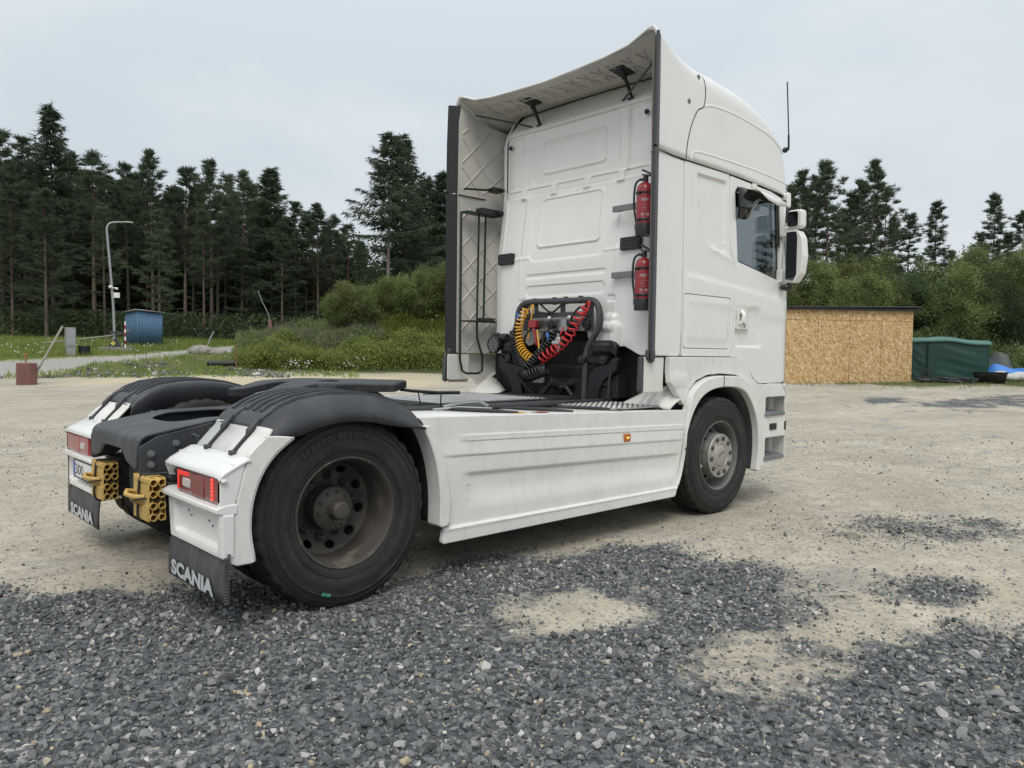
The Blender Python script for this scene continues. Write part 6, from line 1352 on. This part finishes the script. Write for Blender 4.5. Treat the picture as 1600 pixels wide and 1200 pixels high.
for nm, p0, p1, za, zb, n in (('wall', (-w, -dp), (w*.35, -dp), h1, h1-.10, 8), ('wall', (w*.35, -dp), (w*.35, dp), h1-.10, h2-.1, 6), ('wall', (w*.35, dp), (-w, dp), h2-.1, h2, 8), ('wall', (-w, dp), (-w, -dp), h2, h1, 6)):
    corr(n, (*p0, 0), (*p1, 0), za, zb).build(nm, M['shed_blue'], S, angle=20, solid=.004)
MB().add([(-w-.14, -dp-.12, h1+.07), (w*.35+.12, -dp-.12, h1-.04), (w*.35+.12, dp+.1, h2-.04), (-w-.14, dp+.1, h2+.06)], [(0, 1, 2, 3)]).build('roof', M['galv'], S, solid=.04)
# street lamp with box and camera
Lp = frame_at(empty('street_lamp', (0, 0, 0), 'tall leaning galvanised street lamp with a curved arm and a box', 'street lamp'), 74.2, 46.3)
b = MB(); pth = [(0.05, 0, -.2), (0.02, 0, 2), (-.10, 0, 4.0), (-.26, 0, 6.2), (-.26, 0, 6.45), (-.18, 0, 6.68), (.02, 0, 6.80), (.62, 0, 6.86)]; b.tube(catmull(pth, 6), [.075-.0009*i for i in range(43)], 8); b.build('pole', M['galv'], Lp, angle=70)
MB().box((.55, -.09, 6.83), (1.0, .09, 6.91)).build('lamp_head', M['galv'], Lp, .03)
MB().box((.02, -.16, 2.78), (.32, -.03, 3.06)).build('junction_box', M['label_white'], Lp, .01)
b = MB(); b.box((-.18, -.12, 3.28), (.22, .05, 3.34)); b.box((.12, -.22, 3.22), (.24, .0, 3.32)); b.sphere((-.12, -.08, 3.36), .10, 8); b.build('camera_unit', M['label_white'], Lp, .01)
# barrier
B = frame_at(empty('boom_barrier', (0, 0, 0), 'lowered boom barrier with a counterweight frame on a concrete block', 'barrier'), 74.0, 45.2)
MB().box((-.85, -.45, -.1), (.75, .3, .22)).build('concrete_base', M['concrete'], B, .02)
b = MB(); b.tube([(.55, 0, 1.02), (-.6, .0, .78), (-3.3, -.6, .38)], .035, 6); b.tube([(.6, 0, 1.10), (.0, 0, .95), (-.5, 0, .72)], .03, 6); b.build('boom', M['wood'], B)
b = MB(); b.box((-.1, -.1, .2), (.0, .1, 1.0)); b.box((.30, -.1, .2), (.40, .1, 1.1)); b.prism([(-.4, .22), (.2, .22), (.05, .62), (-.25, .62)], 1, -.2, .1); b.box((-.35, -.05, .95), (.7, .05, 1.05)); b.build('stand', M['trim'], B)
MB().box((-.28, -.215, .34), (-.08, -.205, .52), Matrix.Rotation(.7, 3, 'Y')).build('warning_plate', M['flower_y'], B)
Pk = frame_at(empty('marker_post', (0, 0, 0), 'slim post banded red and white beside the boom barrier', 'post'), 73.5, 45.0)
for q in range(8): MB().cyl((0, 0, .2*q), (0, 0, .2*q+.2), .04, n=8).build('band', M['label_white'] if q % 2 else M['red'], Pk)
K = frame_at(empty('utility_cabinet', (0, 0, 0), 'pale grey utility cabinet standing in the grass near the barrier', 'cabinet'), 76.7, 42.3, 12)
MB().box((-.2, -.15, .42), (.22, .15, 1.36)).build('cabinet_body', M['concrete'], K, .01); MB().box((-.18, -.13, -.1), (.2, .13, .42)).build('plinth', M['galv'], K); MB().box((-.17, -.158, .50), (.19, -.15, 1.30)).build('door', M['galv'], K, .004)
K = frame_at(empty('bucket', (0, 0, 0), 'black bucket standing on the verge between cabinet and barrier', 'bucket'), 75.9, 42.6)
MB().lathe([(0, .0), (.24, 0), (.27, .46), (.29, .46), (.29, .42), (.25, .42), (.22, .03), (0, .03)], (0, 0, 0), 2, 18).build('bucket_body', M['black'], K); b = MB(); b.tube([(-.28, 0, .44), (-.2, -.2, .40), (.2, -.2, .40), (.28, 0, .44)], .01, 5); b.build('handle', M['black'], K)
K = frame_at(empty('ribbed_pipe', (0, 0, 0), 'red brown ribbed drain pipe standing upright at the yard edge', 'drain pipe'), 79.1, 27.9); K.scale = (.86, .86, .86)
prof = []
for q in range(17): z = .045*q; prof += [(.315, z), (.335, z+.008), (.335, z+.025), (.315, z+.033)]
MB().lathe([(.30, 0)]+prof+[(.31, .775), (.28, .775), (.28, .1)], (0, 0, 0), 2, 28).build('pipe_wall', M['pipe_red'], K, angle=30)
b = MB(); b.cyl((-.02, 0, .3), (-.03, 0, 1.08), .025, n=8); b.cyl((-.10, 0, 1.05), (.05, 0, 1.09), .03, n=8); b.build('valve_spindle', M['rust'], K)
K = frame_at(empty('leaning_pole', (0, 0, 0), 'pale grey pole leaning out of the ribbed drain pipe', 'pole'), 79.1, 27.9); MB().tube([(.12, .0, .1), (.98, .3, 1.83)], .035, 8).build('pole', M['wood'], K)
# stones, pipe, posts at the mound's end
def boulder(az, d, sx, sy, sz, label, seed, cat='boulder'):
    Rk = random.Random(seed); bm = bmesh.new(); bmesh.ops.create_icosphere(bm, subdivisions=3, radius=1)
    for v_ in bm.verts:
        k1 = 1+.16*math.sin(3*v_.co.x+seed)+.12*math.cos(4*v_.co.y+2*seed)+.08*Rk.uniform(-1, 1); v_.co = Vector((v_.co.x*sx, v_.co.y*sy, v_.co.z*sz))*k1
    me = bpy.data.meshes.new('boulder'); bm.to_mesh(me); bm.free(); finish(me, M['rock'], 40); o = link(bpy.data.objects.new('boulder', me)); o.location = at(az, d, sz*.5); o.rotation_euler.z = math.radians(az-90); tag(o, label, cat); return o
boulder(68.7, 44.0, .85, .55, .30, 'long grey boulder lying at the bend of the gravel path', 2); boulder(67.75, 43.6, .45, .35, .22, 'smaller low boulder next to the long one by the path', 5)
K = frame_at(empty('black_pipe', (0, 0, 0), 'short black pipe lying on the rubble by the orange stake', 'pipe'), 67.4, 36.4); MB().lathe([(.12, -.65), (.12, .65), (.10, .65), (.10, -.65)], (0, 0, .15), 0, 16, closed=True).build('pipe_wall', M['black'], K)
K = frame_at(empty('marker_stake', (0, 0, 0), 'thin orange stake standing in the rubble at the mound end', 'stake'), 66.5, 35.2); MB().tube([(0, 0, -.1), (.02, 0, 1.0)], .02, 6).build('stake', M['rust'], K)
K = frame_at(empty('slanted_post', (0, 0, 0), 'short reddish slanted post with a bent grey wire above the mound', 'post'), 64.1, 44.0); MB().tube([(.1, 0, .2), (-.12, 0, 1.95)], .10, 8).build('post', M['pipe_red'], K); b = MB(); b.tube(catmull([(-.1, 0, 1.9), (-.25, 0, 2.4), (-.5, 0, 2.9), (-.72, 0, 3.5)], 5), .022, 5); b.build('wire', M['galv'], K)
K = frame_at(empty('iron_rod', (0, 0, 0), 'short crooked metal rod stuck beside the long boulder', 'rod'), 68.4, 45.5); MB().tube([(-.1, 0, 0), (.15, 0, .75), (.35, 0, 1.15)], .035, 6).build('rod', M['galv'], K)
K = frame_at(empty('forest_hut', (0, 0, 0), 'little pale hut half hidden between the trunks of the forest', 'hut'), 68.0, 62); MB().box((-1.6, 0, 0), (1.4, 2, .9)).build('wall', M['trim'], K); MB().box((-1.9, -.3, .9), (1.7, 2.3, 1.08)).build('roof', M['galv'], K); MB().box((-1.2, -.03, .3), (-.2, .0, .8)).build('window', M['label_white'], K)

# ---- right side things
to = NT('strand_board'); v = to.coord(); cols = []
for rot, sc in ((.5, 1.0), (-.7, 1.1), (1.9, .9), (2.6, 1.2)):
    cl = to.node('ShaderNodeTexVoronoi', {'Vector': to.mapping(to.mapping(v, rot=(0, rot, 0)), (9*sc, 9*sc, 27*sc)), 'Scale': 1.0}); cols.append(to.node('ShaderNodeSeparateColor', {0: cl.outputs['Color']}).outputs[0])
base = to.ramp(cols[0], (0, (.37, .225, .09)), (.5, (.46, .295, .13)), (1, (.55, .37, .185)))
base = to.mix(to.ramp(cols[1], (.62, 0.0), (.66, 1.0)), base, to.ramp(cols[1], (.6, (.52, .345, .17)), (1, (.62, .44, .24)))); base = to.mix(to.ramp(cols[2], (.78, 0.0), (.8, 1.0)), base, (.37, .22, .09, 1)); base = to.mix(to.ramp(cols[3], (.86, 0.0), (.88, 1.0)), base, (.68, .51, .30, 1))
to.set(to.b.inputs['Base Color'], base); to.b.inputs['Roughness'].default_value = .75; to.bump(cols[1], .2, .01)
A, Bq = at(26.9, 31.1), at(18.95, 33.4); Ld = (Bq-A).length; O = empty('wooden_shed', A, 'shed of raw tan chipboard sheets under a dark corrugated roof', 'shed'); O.rotation_euler.z = math.atan2(Bq.y-A.y, Bq.x-A.x); O.location.z = min(A.z, Bq.z)-.05
n = 4; hL, hR = 2.92, 2.98
for i in range(n):
    x0, x1 = Ld*i/n, Ld*(i+1)/n
    MB().box((x0+.007, 0, 0), (x1-.007, .02, 2.495)).build('board', to.m, O); MB().box((x0+.007, 0, 2.508), (x1-.003, .02, hL+(hR-hL)*i/n)).build('board', to.m, O)
MB().box((Ld-.02, .02, 0), (Ld, 3.0, 2.75)).build('board', to.m, O); MB().box((0, .02, 0), (.02, 3.0, 2.75)).build('board', to.m, O); MB().box((.02, 2.98, 0), (Ld-.02, 3.0, 2.6)).build('board', to.m, O)
b = MB(); r0, r1, r2 = [], [], []
for i in range(201):
    x = -.25+(Ld+.5)*i/200; o_ = .02*math.sin(i*1.3); zz = hL+.02+(hR-hL)*i/200; r0.append((x, -.22, zz+.06+o_)); r1.append((x, 3.2, zz-.30+o_))
b.grid([r0, r1]); rf_ = b.build('roof', M['trim'], O, solid=.02, angle=60); MB().box((-.2, -.16, hL-.03), (Ld+.2, -.02, hL+.04)).build('fascia', M['black'], rf_)
tg = NT('green_tarpaulin'); v = tg.coord(); tg.set(tg.b.inputs['Base Color'], tg.ramp(tg.noise(v, 1.5, 5), (.3, (.005, .036, .030)), (.7, (.009, .050, .041)))); tg.b.inputs['Roughness'].default_value = .42
tg.bump(tg.noise(tg.mapping(v, (.8, 1, 3)), 2.6, 5), .22, .03)
M['tarp_light'] = mat('pale_green_tarpaulin', (.07, .17, .145), .5, var=.1)
A, Bq = at(19.1, 34.6), at(14.62, 34.9); Lt = (Bq-A).length; O = empty('tarpaulin_tent', A, 'low tent shed wrapped in dark green tarpaulin beside the chipboard shed', 'tent'); O.rotation_euler.z = math.atan2(Bq.y-A.y, Bq.x-A.x); O.location.z = min(A.z, Bq.z)-.05
def tent_top(x): return 1.64+-.0+.10*math.exp(-((x-Lt*.45)/(Lt*.28))**2)-.10*x/Lt
for nm, x0, x1 in (('wall_sheet', 0, Lt*.22), ('wall_sheet', Lt*.22, Lt)):
    rows = []
    for q in np.linspace(0, 1, 22):
        rows.append([(x0+(x1-x0)*t+.01, -.012*math.sin(PI*t)*math.sin(q*9+t*4)-.008*math.sin(q*31+t*9)*abs(math.sin(PI*t))-.02*(1-q), q*tent_top(x0+(x1-x0)*t)) for t in np.linspace(0, 1, 26)])
    MB().grid(rows).build(nm, tg.m, O, angle=60, solid=.006)
MB().box((Lt*.22-.012, -.05, 0), (Lt*.22+.012, .0, tent_top(Lt*.22))).build('seam_pole', M['black'], O); MB().box((Lt-.01, .0, 0), (Lt+.01, 2.6, 1.5)).build('wall_sheet', tg.m, O); MB().box((-.01, .0, 0), (.01, 2.6, 1.6)).build('wall_sheet', tg.m, O)
rows = [[(x, yy, tent_top(x)+dz+.010*math.sin(x*5+yy)) for x in np.linspace(-.05, Lt+.08, 26)] for yy, dz in ((-.07, -.12), (-.08, -.03), (-.03, .02), (.6, .10), (1.4, .12), (2.6, .0))]
MB().grid(rows).build('roof_sheet', M['tarp_light'], O, angle=60, solid=.01)
K = frame_at(empty('black_tub', (0, 0, 0), 'black rectangular plastic tub on the grass at the corner of the green tent', 'tub'), 14.5, 33.9)
b = MB(); b.grid([[(-.55*f, -.3*f, z), (.55*f, -.3*f, z), (.55*f, .3*f, z), (-.55*f, .3*f, z), (-.55*f, -.3*f, z)] for f, z in ((.8, 0), (1, .42), (1.06, .42), (1.06, .38))]); b.build('tub_wall', M['black'], K, solid=.02); MB().box((-.44, -.24, .0), (.44, .24, .03)).build('tub_floor', M['black'], K)
Rk = random.Random(4); b = MB()
for q in range(9): b.tube(catmull([(Rk.uniform(-1.0, 1.2), Rk.uniform(-.3, .3), Rk.uniform(.03, .2)) for _ in range(6)], 6), .03, 6)
b.lathe([(.10, -.05), (.20, -.05), (.20, .05), (.10, .05)], (-.55, 0, .36), 1, 16, closed=True); b.tube([(-.55, 0, 0), (-.55, 0, .3)], .05, 6)
o = b.build('hose_heap', M['black'], None, angle=60); tag(o, 'tangled heap of black hoses lying before the green tent', 'hoses'); o.location = at(17.2, 33.4); o.rotation_euler.z = math.radians(17-90)
M['tarp_blue'] = mat('bright_blue_tarpaulin', (.06, .22, .62), .4, var=.12); M['sack'] = mat('white_sacks', (.52, .51, .48), .8, var=.2, scale=9)
def drape(name, az, d, L, W, H, mt, label, cat, seed, turn=0, fold=.05):
    R = np.random.default_rng(seed); rows = []
    for u in np.linspace(0, 1, 18):
        rows.append([((u-.5)*L*(1+.03*math.sin(9*v_)), (v_-.5)*W, max(0, H*(min(1, 5*min(u, 1-u)))*(min(1, 4*min(v_, 1-v_)))**.7*(.8+.25*math.sin(u*5+seed)))+fold*math.sin(u*13+v_*7+seed)*(1 if 0 < u < 1 else 0)) for v_ in np.linspace(0, 1, 16)])
    o = MB().grid(rows).build(name, mt, None, angle=50, solid=.01); frame_at(o, az, d, turn); tag(o, label, cat); return o
drape('blue_tarpaulin', 13.1, 36.2, 2.6, 1.6, .72, M['tarp_blue'], 'bright blue tarpaulin sheet spread over pale sacks', 'tarpaulin', 2)
drape('covered_machine', 14.2, 36.9, 1.4, 1.2, .95, mat('grey_green_cover', (.07, .085, .075), .6), 'machine under a grey green cover behind the black tub', 'machine', 5)
for q in range(6):
    b = MB(); b.sphere((0, 0, .17), .3, 12, (1.1, .8, .62)); o = b.build('sack', M['sack'], None, angle=70); frame_at(o, 13.95-.33*q, 35.1+.1*(q % 2), Rk.uniform(-20, 20)); o.scale = (1, 1, Rk.uniform(.85, 1.15)); tag(o, '%s pale sack from the black tub in the row under the blue tarpaulin' % ['first', 'second', 'third', 'fourth', 'fifth', 'sixth'][q], 'sack', 'sacks under the blue tarpaulin')
K = frame_at(empty('parked_car', (0, 0, 0), 'dark car parked beyond the sacks, cut off by the picture edge', 'car'), 9.9, 38.0, 186); K.scale = (.95, .95, .82)
prof = [(-2.0, .35), (-2.0, .75), (-1.75, .88), (-1.2, .93), (-.75, 1.32), (-.3, 1.42), (.7, 1.42), (1.35, 1.05), (1.95, .95), (2.05, .6), (2.0, .32)]
car_paint = mat('dark_car_paint', (.02, .022, .026), .25, coat=.6)
MB().prism(rpoly(prof, .08), 1, -.82, .82).build('body', car_paint, K, .06, seg=3)
for s in (-1, 1): MB().prism(rpoly([(-.95, .98), (-.62, 1.30), (-.25, 1.36), (.6, 1.36), (1.05, 1.02)], .04), 1, s*.815, s*.828).build('side_glass', M['interior_dark'], K)
for x_ in (-1.25, 1.3):
    for s in (-1, 1):
        wv = MB().lathe([(.20, -.1), (.30, -.1), (.32, -.06), (.32, .06), (.30, .1), (.2, .1)], (x_, s*.76, .32), 1, 24).build('wheel', M['rubber'], K, angle=40); MB().lathe([(0, .09), (.2, .095), (.2, .0)], (x_, s*.76, .32), 1, 20, s).build('rim', M['steel'], wv)
